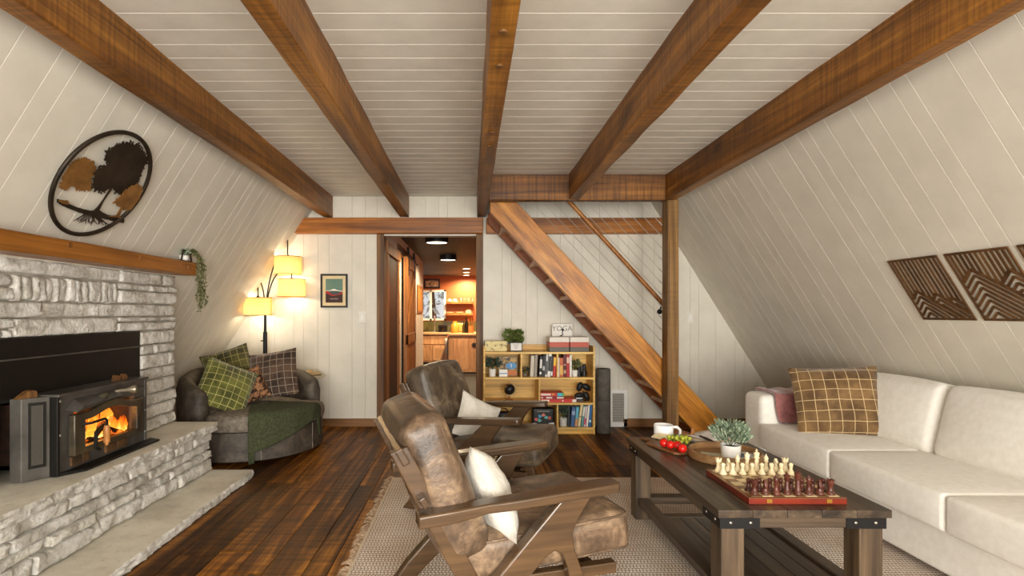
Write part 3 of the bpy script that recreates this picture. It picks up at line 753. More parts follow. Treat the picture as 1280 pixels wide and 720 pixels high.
rowst(1.318, 1.383, [-999, -120, 60]); rowst(1.252, 1.318, [-999, -200, 65])
xs = [72, 115, 160, 197, 238, 275, 303, 343, 378, 413, 447, 484, 515, 546, 573, 596]
for a, b in zip(xs[:-1], xs[1:]): stone(cy(a), cy(b), 1.25 + srng.uniform(-0.004, 0.006), 1.381 + srng.uniform(-0.008, 0.002), FX, amp=0.008)
rowst(1.336, 1.381, [598, 752, 838, 884]); rowst(1.252, 1.336, [598, 884])
rowst(1.170, 1.252, [-999, -150, 207, 492, 832, 884])
rowst(1.118, 1.170, [-999, -90, 68]); rowst(1.075, 1.118, [-999, 30, 68]); rowst(1.075, 1.170, [68, 592]); rowst(1.135, 1.170, [592, 884]); rowst(1.075, 1.135, [592, 884])
rowst(0.982, 1.072, [702, 842, 884]); rowst(0.917, 0.982, [702, 770, 884]); rowst(0.82, 0.917, [702, 815, 848, 884])
rowst(0.742, 0.82, [702, 884]); rowst(0.647, 0.742, [702, 815, 884]); rowst(0.573, 0.647, [702, 884]); rowst(0.486, 0.573, [702, 884]); rowst(0.402, 0.486, [702, 800, 884])
z = 0.402
for z1 in (0.50, 0.58, 0.69, 0.77, 0.88, 0.97, 1.072): stone(1.7, 2.10, z, z1, FX); stone(2.10, 2.395, z, z1, FX); z = z1
# hearth front courses
rows = [(0.052, 0.142), (0.142, 0.198), (0.198, 0.262), (0.262, 0.338)]
cuts = [[1.3, 1.9, 2.28, 2.62, 2.70, 3.05, 3.42, FE], [1.3, 2.05, 2.36, 2.66, 2.98, 3.30, FE - 0.12, FE], [1.3, 1.85, 2.16, 2.74, 3.12, 3.36, FE], [1.3, 2.1, 2.48, 2.92, 3.28, 3.37, 3.6, FE]]
for (z0, z1), cc in zip(rows, cuts):
    for a, b in zip(cc[:-1], cc[1:]): stone(a, b, z0, z1, -1.884 + srng.uniform(-0.006, 0.01), 0.07, 0.014)
# hearth cap and lower step slabs with a split front edge
def slab(name, x0, x1, y0, y1, z0, z1, mat, amp, n=170):
    vs = []; fs = []; NP = 6
    def fx(t, k):
        big = noise.noise(Vector((t * 5, 1.0, z1))) * amp
        return x1 + big + noise.noise(Vector((t * 17, k * 1.1, z1))) * amp * 0.7 + noise.noise(Vector((t * 44, k * 2.7, z0))) * amp * 0.7 - (0.004 if k in (0, NP - 1) else 0)
    for i in range(n + 1):
        t = y0 + (y1 - y0) * i / n
        row = [(x0, t, z0)] + [(fx(t, k), t, z0 + (z1 - z0) * k / (NP - 1)) for k in range(NP)] + [(x0, t, z1)]
        vs += [L(p) for p in row]
    W = NP + 2; mi = []
    for i in range(n):
        for j in range(W):
            j2 = (j + 1) % W; fs.append((i*W+j, i*W+j2, (i+1)*W+j2, (i+1)*W+j)); mi.append(1 if 1 <= j < NP else 0)
    fs.append(tuple(range(W))[::-1]); fs.append(tuple(range(n*W, n*W+W))); mi += [1, 1]
    o = MB().add(vs, fs).build(name, mat, fp, 35); o.data.materials.append(M['stone'])
    for f, m_ in zip(o.data.polygons, mi): f.material_index = m_
    return o
slab('hearth_cap', -2.72, -1.842, 1.3, FE + 0.01, 0.338, HT, M['slab'], 0.018)
slab('hearth_step', -1.96, -1.577, 1.0, FE - 0.0, 0.0, 0.051, M['slab'], 0.012)
# mantel
mt = empty('mantel_beam', (-2.06, 3.0, 1.465)); tag(mt, 'orange stained timber mantel over the stone fireplace', 'mantel')
mo = rough_box((-0.085, -1.6, 0.0), (0.062, FE - 3.0 + 0.0, 0.092), 1, 30, 0.003, 4.4).build('beam', M['mantel'], mt, 50, bevel=0.004)
for px, py in ((87, 306), (175, 323), (236, 334.5)):
    p = onx(px, py, -2.0); MB().lathe([(0.017, 0), (0.016, 0.003), (0.001, 0.004)], 14, Matrix.Translation((0.061, p.y - 3.0, p.z - 1.465)) @ Matrix.Rotation(R(90), 4, 'Y')).build('wood_plug', M['casing'], mt)

# ------------------------------------------------------------ wood stove insert
st = empty('wood_stove_insert', (-2.0, 2.9, HT)); tag(st, 'black steel wood stove insert with a burning fire behind glass', 'stove')
SO = st.location
M['stove'] = twotone('stove_steel', srgb(70,67,63), srgb(100,96,90), 5, 0.38, 0.05, 60, metal=0.3)
M['stove_dark'] = plain(24, 22, 20, 0.42, 0.3); M['stove_edge'] = twotone('heat_tinted_steel', srgb(62,57,48), srgb(104,92,68), 6, 0.35, 0.04, 50, metal=0.45)
M['rust'] = twotone('rusty_steel', srgb(52,40,28), srgb(122,84,44), 9, 0.7, 0.1, 40, metal=0.2)
def S(x, y, z): return (x - SO.x, y - SO.y, z - SO.z)
def sbox(a, b, name, mat, bev=0.002, par=None): return MB().box(S(*a), S(*b)).build(name, mat, par or st, 0, bevel=bev)
Y0, Y1, ZT = 2.551, 3.247, 0.80
gy0, gy1, gz0 = 2.69, 3.106, 0.51
def arch(y, base, rise, c0=2.905, hw=0.20):
    t = max(-1, min(1, (y - c0) / hw)); return base + rise * (0.5 + 0.5 * math.cos(PI * t))
# front plate built round the fire opening
ob = [(Y0, HT + 0.004), (Y1, HT + 0.004), (Y1, ZT - 0.012), (Y0, ZT - 0.012)]
mb = MB()
def plate(mb, ya, yb, za, zb, xa=-2.03, xb=-2.0): mb.box(S(xa, ya, za), S(xb, yb, zb))
plate(mb, Y0, 2.66, HT + 0.004, ZT - 0.012); plate(mb, 3.14, Y1, HT + 0.004, ZT - 0.012); plate(mb, 2.66, 3.14, HT + 0.004, 0.49); plate(mb, 2.66, 3.14, 0.705, ZT - 0.012)
mb.build('front_plate', M['stove'], st, 0)
sbox((-2.14, Y0 - 0.004, ZT - 0.012), (-1.985, Y1 + 0.012, ZT), 'top_plate', M['stove'])
sbox((-2.14, Y1 - 0.012, HT + 0.004), (-1.994, Y1 + 0.006, ZT - 0.012), 'side_plate', M['stove'])
fb = MB(); fx0 = -2.46
fb.box(S(fx0, 2.60, 0.42), S(-2.03, 3.2, 0.44)).box(S(fx0, 2.60, 0.74), S(-2.03, 3.2, 0.76)).box(S(fx0 - 0.02, 2.60, 0.42), S(fx0, 3.2, 0.76)).box(S(fx0, 2.60, 0.42), S(-2.03, 2.62, 0.76)).box(S(fx0, 3.18, 0.42), S(-2.03, 3.2, 0.76))
fb.build('firebox', twotone('sooty_firebrick', srgb(30,20,14), srgb(90,58,36), 8, 0.9, 0.2, 30), st, 0)
# angled blower cabinet at the near end
bx = [(-2.15, 2.462), (-2.096, 2.462), (-2.03, 2.549), (-2.15, 2.549)]
MB().prism([(x - SO.x, y - SO.y) for x, y in bx], 0.004, 0.395, 'z').build('blower_cabinet', M['stove'], st, 0, bevel=0.003)
# grille on the angled face
gp = Vector((-2.096, 2.462, 0)); gd = (Vector((-2.03, 2.549, 0)) - gp); gl_ = gd.length; gd.normalize(); gn = Vector((gd.y, -gd.x, 0))
def G(u, z, n): q = gp + gd * u + gn * n; return S(q.x, q.y, z)
def gbox(u0, u1, z0, z1, n0, n1, name, mat):
    return MB().hexa([G(u0,z0,n0), G(u1,z0,n0), G(u1,z0,n1), G(u0,z0,n1), G(u0,z1,n0), G(u1,z1,n0), G(u1,z1,n1), G(u0,z1,n1)]).build(name, mat, st, 0)
gr_ = gbox(0.028, 0.09, 0.465, 0.765, 0.001, 0.003, 'grille', M['black'])
for (a, b, c2, d2) in ((0.026, 0.034, 0.46, 0.77), (0.084, 0.092, 0.46, 0.77), (0.034, 0.084, 0.46, 0.472), (0.034, 0.084, 0.758, 0.77)):
    MB().hexa([G(a,c2,0.001), G(b,c2,0.001), G(b,c2,0.009), G(a,c2,0.009), G(a,d2,0.001), G(b,d2,0.001), G(b,d2,0.009), G(a,d2,0.009)]).build('grille_frame', M['stove_dark'], gr_, 0)
m2 = MB()
for k in range(34):
    zz = 0.476 + k * 0.0083; m2.hexa([G(0.036,zz,0.002), G(0.082,zz,0.002), G(0.082,zz,0.006), G(0.036,zz,0.006), G(0.036,zz+0.004,0.002), G(0.082,zz+0.004,0.002), G(0.082,zz+0.004,0.006), G(0.036,zz+0.004,0.006)])
for k in range(6):
    u = 0.038 + k * 0.008; m2.hexa([G(u,0.474,0.002), G(u+0.003,0.474,0.002), G(u+0.003,0.474,0.0065), G(u,0.474,0.0065), G(u,0.757,0.002), G(u+0.003,0.757,0.002), G(u+0.003,0.757,0.0065), G(u,0.757,0.0065)])
stuff(m2.build('grille_mesh', plain(96, 92, 84, 0.4, 0.6), gr_, 0))
sbox((-2.033, 2.548, HT + 0.004), (-1.992, 2.562, ZT), 'corner_bead', M['stove_dark'])
for zz in (0.765, 0.60): MB().ell(S(-1.994, 2.566, zz), (0.006, 0.008, 0.008), 10, 6).build('rivet', plain(170,168,160,0.3,0.8), st)
for zz in (0.60, 0.47): MB().ell(S(-1.994, 3.236, zz), (0.005, 0.006, 0.006), 10, 6).build('rivet', plain(170,168,160,0.3,0.8), st)
# sheet above
sbox((-2.165, 2.40, HT + 0.38), (-2.148, 3.432, 1.075), 'upper_panel', M['stove_dark'])
sbox((-2.150, 2.40, 0.972), (-2.138, 3.43, 0.980), 'panel_fold', M['stove'])
# hood with damper knobs
hd = MB().add([S(-1.998,2.60,0.715), S(-1.998,3.16,0.735), S(-1.998,3.16,0.765), S(-1.998,2.66,0.762), S(-1.935,2.645,0.728), S(-1.935,3.15,0.742), S(-1.935,2.60,0.705)],
              [(0,3,6), (3,4,6), (3,2,5,4), (0,6,4,5,1), (0,1,2,3), (1,5,2)]).build('hood', M['stove'], st, 0)
k = MB().tube([S(-1.985,2.955,0.757), S(-1.93,2.975,0.762), S(-1.905,2.985,0.764), S(-1.89,2.99,0.764)], [0.010,0.012,0.024,0.022], 12)
k.build('damper_knob', plain(150,140,120,0.3,0.7), st)
MB().tube([S(-1.98,2.82,0.752), S(-1.955,2.83,0.756), S(-1.945,2.835,0.757)], [0.012,0.02,0.012], 10).build('damper_knob', M['stove_edge'], st)
# door
dr = empty('door', (0,0,0)); dr.parent = st
N = 24
def ring(y0_, y1_, z0_, zt_, rise):
    top = [(y1_ - (y1_ - y0_) * i / N) for i in range(N + 1)]
    return [(y0_, z0_), (y1_, z0_)] + [(yy, arch(yy, zt_, rise)) for yy in top]
outer = ring(2.62, 3.172, 0.482, 0.688, 0.036); inner = ring(2.69, 3.106, 0.515, 0.650, 0.032)
xa, xb = -1.998, -1.962; n_ = len(outer)
vs = [S(xb, *p) for p in outer] + [S(xb + 0.004, *p) for p in inner] + [S(xa, *p) for p in outer] + [S(xa, *p) for p in inner]
fs = []
for i in range(n_):
    j = (i + 1) % n_
    fs += [(i, j, n_+j, n_+i), (2*n_+j, 2*n_+i, 3*n_+i, 3*n_+j), (i, 2*n_+i, 2*n_+j, j), (n_+j, 3*n_+j, 3*n_+i, n_+i)]
df = MB().add(vs, fs).build('door', M['stove_edge'], st, 40, bevel=0.005)
bpy.data.objects.remove(dr)
gm = MB().add([S(-1.985, *p) for p in inner], [tuple(range(n_))]).build('glass', thin_glass('stove_glass', (1.0, 0.96, 0.9), 0.04), df, 0)
# handle: bracket arm, strap and turned wooden grip
MB().tube([S(-1.962,2.665,0.632), S(-1.93,2.69,0.635), S(-1.92,2.775,0.640), S(-1.918,2.785,0.63), S(-1.918,2.786,0.60)], 0.007, 8).build('handle_arm', M['stove_dark'], df)
MB().bar(S(-1.93,2.78,0.605), S(-1.925,2.715,0.585), 0.016, 0.006, (1,0,0)).bar(S(-1.925,2.716,0.587), S(-1.925,2.712,0.50), 0.006, 0.018, (1,0,0)).bar(S(-1.925,2.712,0.502), S(-1.915,2.735,0.488), 0.016, 0.006, (1,0,0)).build('handle_strap', M['stove_dark'], df, 0)
MB().lathe([(0.004,-0.012),(0.009,-0.01),(0.009,0),(0.015,0.002),(0.017,0.02),(0.0145,0.03),(0.017,0.036),(0.0165,0.07),(0.012,0.092),(0.001,0.094)], 14, Matrix.Translation(S(-1.918,2.786,0.510))).build('handle_grip', M['casing'], df)
# ash lip, rusty tabs
lip = MB().prism([(Y0 + 0.0 - SO.y, 0), (3.27 - SO.y, 0), (3.27 - SO.y, 0)], 0, 1, 'x') if False else None
MB().add([S(-2.0,2.56,HT+0.002), S(-2.0,3.30,HT+0.002), S(-1.93,3.28,HT+0.002), S(-1.93,2.66,HT+0.002), S(-2.0,2.56,HT+0.018), S(-2.0,3.30,HT+0.018), S(-1.93,3.28,HT+0.014), S(-1.93,2.66,HT+0.014)],
         [(0,3,2,1),(4,5,6,7),(0,1,5,4),(1,2,6,5),(2,3,7,6),(3,0,4,7)]).build('ash_lip', M['stove_dark'], st, 0, bevel=0.002)
for ya, yb in ((2.63, 2.70), (2.705, 2.75), (2.88, 2.97), (2.975, 3.06)): sbox((-1.999, ya, 0.43), (-1.985, yb, 0.474), 'vent_tab', M['rust'], 0.002)
# burning logs and flames inside
ember = NT('burning_log'); v = ember.coord(3.0); nf = ember.noise(v, 22, 5, 0.7)
ember.col(ember.ramp(nf, [(0.4, srgb(18,10,6)), (0.7, srgb(70,38,22))]).outputs[0])
er = ember.ramp(nf, [(0.52, (0,0,0)), (0.6, (1.0,0.16,0.01)), (0.75, (1.0,0.5,0.08))]); ember.l(er.outputs[0], ember.b.inputs['Emission Color']); ember.b.inputs['Emission Strength'].default_value = 1.6; ember.set(0.9)
for (a, b, r_) in (((-2.16,2.66,0.47), (-2.12,3.14,0.475), 0.034), ((-2.26,2.68,0.475), (-2.22,3.12,0.47), 0.04), ((-2.10,2.74,0.475), (-2.24,3.04,0.56), 0.03), ((-2.09,3.06,0.47), (-2.20,2.86,0.57), 0.028), ((-2.08,2.90,0.46), (-2.30,2.93,0.54), 0.028), ((-2.05,2.78,0.47), (-2.06,2.97,0.575), 0.021), ((-2.045,3.12,0.475), (-2.06,2.93,0.565), 0.022), ((-2.05,2.70,0.49), (-2.05,3.15,0.485), 0.02)):
    A, B = Vector(S(*a)), Vector(S(*b)); pts = [A.lerp(B, i / 7) for i in range(8)]
    MB().tube(pts, [r_ * (0.9 + 0.2 * noise.noise(p * 20)) for p in pts], 9).build('log', ember.m, st)
fl = NT('flame'); v = fl.coord(6.0, (1, 1, 0.45)); nf = fl.noise(v, 14, 4, 0.6, 0.8)
tc = fl.n('ShaderNodeTexCoord'); sp = fl.n('ShaderNodeSeparateXYZ'); fl.l(tc.outputs['Generated'], sp.inputs[0])
hg = fl.math('ADD', fl.math('MULTIPLY', sp.outputs['Z'], -0.75), fl.math('ADD', nf, 0.28))
fr_ = fl.ramp(hg, [(0.14, (0.40,0.03,0.0)), (0.34, (0.95,0.16,0.01)), (0.50, (1.0,0.40,0.04)), (0.72, (1.0,0.80,0.30))])
fl.t.nodes.remove(fl.b); em = fl.n('ShaderNodeEmission'); em.inputs['Strength'].default_value = 1.9; fl.l(fr_.outputs[0], em.inputs[0])
tp = fl.n('ShaderNodeBsdfTransparent'); mx = fl.n('ShaderNodeMixShader'); al = fl.ramp(hg, [(0.17, (0,0,0)), (0.42, (1,1,1))]); fl.l(al.outputs[0], mx.inputs[0]); fl.l(tp.outputs[0], mx.inputs[1]); fl.l(em.outputs[0], mx.inputs[2]); fl.l(mx.outputs[0], fl.out.inputs[0])
frng = random.Random(4)
for k in range(46):
    q = k % 15; y = 2.66 + 0.50 * q / 14 + frng.uniform(-0.02, 0.02); x_ = -2.055 - 0.10 * (k // 15) - frng.uniform(0, 0.04)
    hgt = frng.uniform(0.12, 0.25); r_ = frng.uniform(0.016, 0.034); ph = frng.uniform(0, 6); n = 10
    pts = [S(x_, y + 0.022 * math.sin(ph + 6.5 * i / n) * i / n, 0.47 + hgt * i / n) for i in range(n + 1)]
    rr = [r_ * (0.5 + 1.2 * (i / n) - 1.66 * (i / n) ** 2) * (1 + 0.25 * math.sin(ph + i * 1.7)) + 0.001 for i in range(n + 1)]
    MB().tube(pts, rr, 8).build('flame', fl.m, st, 180)
lamp_light('fire_glow', S(-2.06, 2.9, 0.60), 1.6, (1.0, 0.42, 0.1), 0.05, st)
# fire starter offcuts lying on the stove
def chunk(name, c, pts, t, lab, rz):
    o = MB().prism(pts, -t/2, t/2, 'y').build(name, M['jamb'], None, 0, bevel=0.002, loc=c, rot=(0,0,rz)); tag(o, lab, 'firewood')
chunk('wood_wedge', (-2.10, 2.50, 0.7925), [(-0.05,0),(0.035,0),(0.032,0.03),(0.015,0.036),(-0.005,0.032)], 0.04, 'split wood wedge on top of the blower cabinet', R(70))
for dy in (-0.03, 0.03): chunk('kindling_block', (-2.06, 3.10 + dy*1.1, 0.80), [(-0.02,0),(0.02,0),(0.012,0.03),(-0.008,0.034)], 0.028, 'small pale kindling block on the stove top', R(80))
bpy.data.objects['kindling_block']['group'] = 'kindling on the stove'; bpy.data.objects['kindling_block.001']['group'] = 'kindling on the stove'
# ------------------------------------------------------------ rug
t_ = NT('woven_rug'); v = t_.coord(0.0)
sx = t_.n('ShaderNodeSeparateXYZ'); wn = t_.n('ShaderNodeTexNoise', i_Scale=9.0); t_.l(v, wn.inputs['Vector'])
wv = t_.n('ShaderNodeVectorMath', operation='MULTIPLY_ADD'); t_.l(wn.outputs['Color'], wv.inputs[0]); wv.inputs[1].default_value = (0.008,)*3; t_.l(v, wv.inputs[2]); t_.l(wv.outputs[0], sx.inputs[0])
X_, Y_ = sx.outputs[0], sx.outputs[1]
row = t_.math('FLOOR', t_.math('DIVIDE', Y_, 0.021))
off = t_.math('MULTIPLY', t_.math('MODULO', row, 2.0), 0.0045)
u = t_.math('PINGPONG', t_.math('ADD', t_.math('DIVIDE', t_.math('ADD', X_, off), 0.0165), 40.0), 0.5)
vv = t_.math('PINGPONG', t_.math('ADD', t_.math('DIVIDE', Y_, 0.021), 40.0), 0.5)
hgt = t_.math('MULTIPLY', t_.math('SMOOTH_MIN', t_.math('MULTIPLY', u, 2.6), t_.math('MULTIPLY', vv, 2.6), 0.3), 1.0)
big = t_.noise(v, 3.0, 4); fin = t_.noise(v, 90, 3)
base = t_.ramp(big, [(0.35, srgb(222,203,184)), (0.65, srgb(244,232,219))]).outputs[0]
base = t_.mix(0.5, base, t_.ramp(fin, [(0.3, (0.7,0.68,0.66)), (0.6, (1.08,1.08,1.08))]).outputs[0], 'MULTIPLY')
c_ = t_.mix(t_.ramp(hgt, [(0.06, (0,0,0)), (0.34, (1,1,1))]).outputs[0], srgb(92,64,48), base)
t_.col(c_); t_.set(0.92, 0, 0.1); t_.bump(hgt, 0.6, 0.006); M['rug'] = t_.m
M['fringe'] = twotone('rug_fringe', srgb(128,100,76), srgb(196,170,140), 30, 0.95, 0)
rx0, rx1, ry0, ry1 = -0.56, 2.55, 0.4, 3.80
rug = empty('woven_rug', (1.0, 2.1, 0)); tag(rug, 'beige and brown flat woven rug with a fringed edge under the coffee table', 'rug')
mb = MB(); rbox(mb, ((rx0+rx1)/2 - 1.0, (ry0+ry1)/2 - 2.1, 0.006), (rx1-rx0, ry1-ry0, 0.010), 0.0045, 6); mb.build('weave', M['rug'], rug)
MB().box((rx0-1.0+0.0, ry0-2.1, 0.002), (rx0-1.0+0.014, ry1-2.1, 0.0135)).build('binding', plain(206,190,166,0.9), rug, 0, bevel=0.003)
fm = MB(); rg = random.Random(8); y = ry0 + 0.9
while y < ry1:
    a = rg.uniform(-0.02, 0.02); ln = rg.uniform(0.03, 0.055)
    for k in range(3):
        dy = (k - 1) * 0.005; b = rg.uniform(-0.015, 0.015)
        fm.tube([(rx0-1.0+0.004, y-2.1+dy, 0.008), (rx0-1.0-ln*0.5, y-2.1+dy+a*0.6, 0.011+rg.uniform(0,0.008)), (rx0-1.0-ln, y-2.1+a+b, 0.004)], [0.004, 0.0045, 0.002], 5)
    y += 0.0155
stuff(fm.build('fringe', M['fringe'], rug))

# ------------------------------------------------------------ leather armchairs
def leather(name, c0, c1, c2, rough=0.36):
    t = NT(name); v = t.coord(19.0); a = t.noise(v, 5.5, 8, 0.68, 0.8); b = t.noise(v, 42, 5, 0.7)
    c = t.ramp(a, [(0.32, c0), (0.5, c1), (0.66, c2)]).outputs[0]
    c = t.mix(0.6, c, t.ramp(b, [(0.32, (0.5,0.47,0.45)), (0.58, (1.1,1.08,1.05))]).outputs[0], 'MULTIPLY')
    t.col(c); t.set(rough, 0, 0.5); t.bump(t.math('ADD', t.math('MULTIPLY', a, 1.4), b), 0.28, 0.007); return t.m
M['leather'] = leather('worn_brown_leather', srgb(48,37,28), srgb(100,80,62), srgb(160,134,106))
M['leather_b'] = leather('dark_worn_leather', srgb(40,33,26), srgb(86,73,58), srgb(136,120,98))
M['chairwood'] = wood('bronze_chair_wood', [srgb(62,45,29), srgb(84,62,40), srgb(104,78,51)], 'x', 4, 0.08, 0.26, 0.03, 0.04, spec=0.6)
M['linen_white'] = twotone('white_linen', srgb(204,199,188), srgb(222,217,207), 10, 0.85, 0.5, 14, bd=0.02)
def armchair(loc, rz, lm, label):
    t = empty('leather_armchair', loc, rz); tag(t, label, 'armchair', 'leather armchairs'); wm = M['chairwood']
    for s in (-1, 1):
        yc = 0.305 * s
        # armrest with a shaped outer edge, rising a little to the front
        outl = [(-0.35, 0.036), (-0.22, 0.036), (-0.12, 0.030), (-0.04, 0.038), (0.10, 0.043), (0.30, 0.044), (0.355, 0.04), (0.365, 0.03), (0.365, -0.03), (0.355, -0.038), (0.25, -0.04), (0.0, -0.034), (-0.2, -0.03), (-0.35, -0.03)]
        mb = MB(); n = len(outl)
        zz = lambda x: 0.548 + 0.045 * (x + 0.35) / 0.7
        th = lambda x: 0.042 if x < -0.15 else 0.034
        vs = [(x, yc + s * w_, zz(x)) for x, w_ in outl] + [(x, yc + s * w_, zz(x) - th(x)) for x, w_ in outl]
        mb.add(vs, [tuple(range(n)), tuple(range(n, 2*n))[::-1]] + [(i, (i+1) % n, n + (i+1) % n, n + i) for i in range(n)])
        mb.build('armrest', wm, t, 50, bevel=0.007, seg=3)
        # forked front leg
        fk = [(0.14, 0.545), (0.26, 0.553), (0.205, 0.475), (0.187, 0.43), (0.192, 0.38), (0.235, 0.26), (0.33, 0.0), (0.262, 0.0), (0.187, 0.225), (0.166, 0.32), (0.148, 0.362), (0.120, 0.378), (0.092, 0.365), (-0.10, 0.178), (-0.205, 0.085), (-0.285, 0.0), (-0.375, 0.0), (-0.285, 0.115)]
        MB().prism(fk, yc - 0.024, yc + 0.024, 'y').build('forked_leg', wm, t, 0, bevel=0.007, seg=3)
        # raked stile
        sp = [(-0.145, 0.165), (-0.075, 0.185), (-0.375, 0.755), (-0.432, 0.735)]
        yi = yc - s * 0.045
        MB().prism(sp, yi - 0.018, yi + 0.018, 'y').build('back_stile', wm, t, 0, bevel=0.005)
        MB().box((-0.16, yi - 0.02, 0.245), (0.385, yi + 0.02, 0.285)).build('seat_rail', wm, t, 0, bevel=0.004)
    MB().bar((-0.392, -0.285, 0.722), (-0.392, 0.285, 0.722), 0.026, 0.06, (-0.49, 0, 0.87)).build('top_rail', wm, t, 0, bevel=0.005)
    MB().bar((-0.33, -0.33, 0.585), (-0.33, 0.33, 0.585), 0.022, 0.036, (-0.49, 0, 0.87)).build('cross_rail', wm, t, 0, bevel=0.004)
    MB().bar((0.30, -0.27, 0.255), (0.30, 0.27, 0.255), 0.05, 0.03).build('front_rail', wm, t, 0, bevel=0.004)
    MB().bar((-0.10, -0.27, 0.23), (-0.10, 0.27, 0.23), 0.04, 0.035).build('rear_rail', wm, t, 0, bevel=0.004)
    for k in range(5):
        y = -0.19 + 0.095 * k; MB().bar((-0.115, y, 0.235), (-0.385, y, 0.73), 0.05, 0.014, (0.87, 0, 0.49)).build('back_slat', wm, t, 0, bevel=0.003)
    mb = MB(); rbox(mb, (0, 0, 0), (0.66, 0.535, 0.15), 0.036, 12, (0.012, 0.010, 0.014))
    sc_ = mb.build('seat_cushion', lm, t, 180); sc_.location = (0.125, 0, 0.365); sc_.rotation_euler = (0, R(-4), 0)
    mb = MB(); rbox(mb, (0, 0, 0), (0.165, 0.55, 0.52), 0.045, 14, (0.028, 0.012, 0.016))
    V2 = []
    for (x, y, z) in mb.v:
        p = Vector((x * 4 + loc[0], y * 4, z * 4)); d = noise.noise(p) * 0.009 + abs(noise.noise(p * 2.1)) * 0.006
        V2.append((x + d * max(-1, min(1, x / 0.06)), y + 0.005 * noise.noise(p + Vector((9,4,2))), z + 0.006 * noise.noise(p + Vector((4,4,4)))))
    mb.v = V2
    bc = mb.build('back_cushion', lm, t, 180); bc.location = (-0.245, 0, 0.595); bc.rotation_euler = (0, R(-20), 0)
    # piping seam around the back cushion face
    for xs_ in (0.058, -0.058):
        ps = []; hw, hh, r = 0.265, 0.252, 0.05
        for (cx_, cz_, a0) in ((hw - r, hh - r, 0), (-(hw - r), hh - r, 90), (-(hw - r), -(hh - r), 180), (hw - r, -(hh - r), 270)):
            for q in range(5): a = R(a0 + 22.5 * q); ps.append((xs_, cx_ + r * math.cos(a), cz_ + r * math.sin(a)))
        ps.append(ps[0]); MB().tube(ps, 0.0045, 6, False).build('piping', lm, bc)
    for zs_ in (0.058, -0.058):
        ps = []; hx_, hy_, r = 0.328, 0.264, 0.04
        for (cx_, cz_, a0) in ((hx_ - r, hy_ - r, 0), (-(hx_ - r), hy_ - r, 90), (-(hx_ - r), -(hy_ - r), 180), (hx_ - r, -(hy_ - r), 270)):
            for q in range(5): a = R(a0 + 22.5 * q); ps.append((cx_ + r * math.cos(a), cz_ + r * math.sin(a), zs_))
        ps.append(ps[0]); MB().tube(ps, 0.0045, 6, False).build('piping', lm, sc_)
    return t
armchair((0.082, 2.072, 0.011), R(16), M['leather'], 'worn brown leather armchair standing wholly on the woven rug')
armchair((0.057, 3.37, 0.011), R(-22), M['leather_b'], 'dark grey-brown leather armchair in front of the bookcase')
def throw(name, c, size, t, rot, mat, label, seed, pinch=0.06, wr=0.006, group=None, h=None):
    o = pillow(MB(), size, h or size, t, 18, seed, wr, pinch).build(name, mat, None, 180); o.location = c; o.rotation_euler = rot
    return tag(o, label, 'pillow', group)
def place_in(chair_loc, rz, p): return Matrix.Translation(chair_loc) @ Matrix.Rotation(rz, 4, 'Z') @ Vector(p)
def frame_rot(n, roll, rz=0):
    """rotation whose local -Y faces n, rolled about n"""
    n = Vector(n).normalized(); q = n.to_track_quat('-Y', 'Z') ; return (q.to_matrix() @ Matrix.Rotation(roll, 3, 'Y')).to_euler()
def rotz(v, a): return Matrix.Rotation(a, 3, 'Z') @ Vector(v)
throw('white_pillow', place_in((0.082, 2.072, 0.011), R(16), (-0.025, -0.07, 0.505)), 0.36, 0.14, frame_rot(rotz((0.9, -0.12, 0.42), R(16)), R(20)), M['linen_white'], 'white linen pillow in the armchair on the rug', 3, 0.07)
throw('white_pillow', place_in((0.057, 3.37, 0.011), R(-22), (0.0, -0.04, 0.505)), 0.30, 0.11, frame_rot(rotz((0.72, -0.5, 0.36), R(-22)), R(30)), M['linen_white'], 'white linen pillow in the armchair by the bookcase', 5, 0.09)

# ------------------------------------------------------------ coffee table
M['tablewood'] = wood('weathered_table', [srgb(32,24,18), srgb(64,51,39), srgb(102,86,66)], 'y', 9, 0.05, 0.34, 0.3, 0.1, knots=0.3, spec=0.5)
M['tableleg'] = wood('weathered_leg', [srgb(44,33,23), srgb(82,65,47), srgb(120,100,76)], 'z', 9, 0.05, 0.5, 0.3, 0.1)
M['tableapron'] = wood('weathered_apron', [srgb(46,35,26), srgb(82,66,49), srgb(114,94,71)], 'x', 9, 0.05, 0.5, 0.3, 0.1)
tx0, tx1, ty0, ty1, tz = 0.925, 1.575, 1.97, 3.13, 0.46
ct = empty('coffee_table', ((tx0+tx1)/2, (ty0+ty1)/2, 0.011)); tag(ct, 'weathered plank coffee table with iron corner straps and lower shelf', 'coffee table')
ox, oy, oz = ct.location
hw, hl = (tx1-tx0)/2, (ty1-ty0)/2; T = tz - oz
nb = 5
for k in range(nb):
    a = -hw + 2*hw*k/nb; MB().box((a + 0.0006, -hl, T - 0.03), (a + 2*hw/nb - 0.0006, hl, T)).build('top_plank', M['tablewood'], ct, 0, bevel=0.0025)
ins = 0.016; ap0, ap1 = T - 0.072, T - 0.031
MB().box((-hw+ins, -hl+ins, ap0), (hw-ins, -hl+ins+0.03, ap1)).build('apron', M['tableapron'], ct, 0, bevel=0.002)
MB().box((-hw+ins, hl-ins-0.03, ap0), (hw-ins, hl-ins, ap1)).build('apron', M['tableapron'], ct, 0, bevel=0.002)
for s in (-1, 1):
    MB().box((s*(hw-ins-0.015) - 0.015, -hl+ins+0.031, ap0), (s*(hw-ins-0.015) + 0.015, hl-ins-0.031, ap1)).build('apron', M['tablewood'], ct, 0, bevel=0.002)
lw = 0.088; strap = plain(34, 33, 33, 0.45, 0.6); nail = plain(190, 186, 176, 0.25, 0.9)
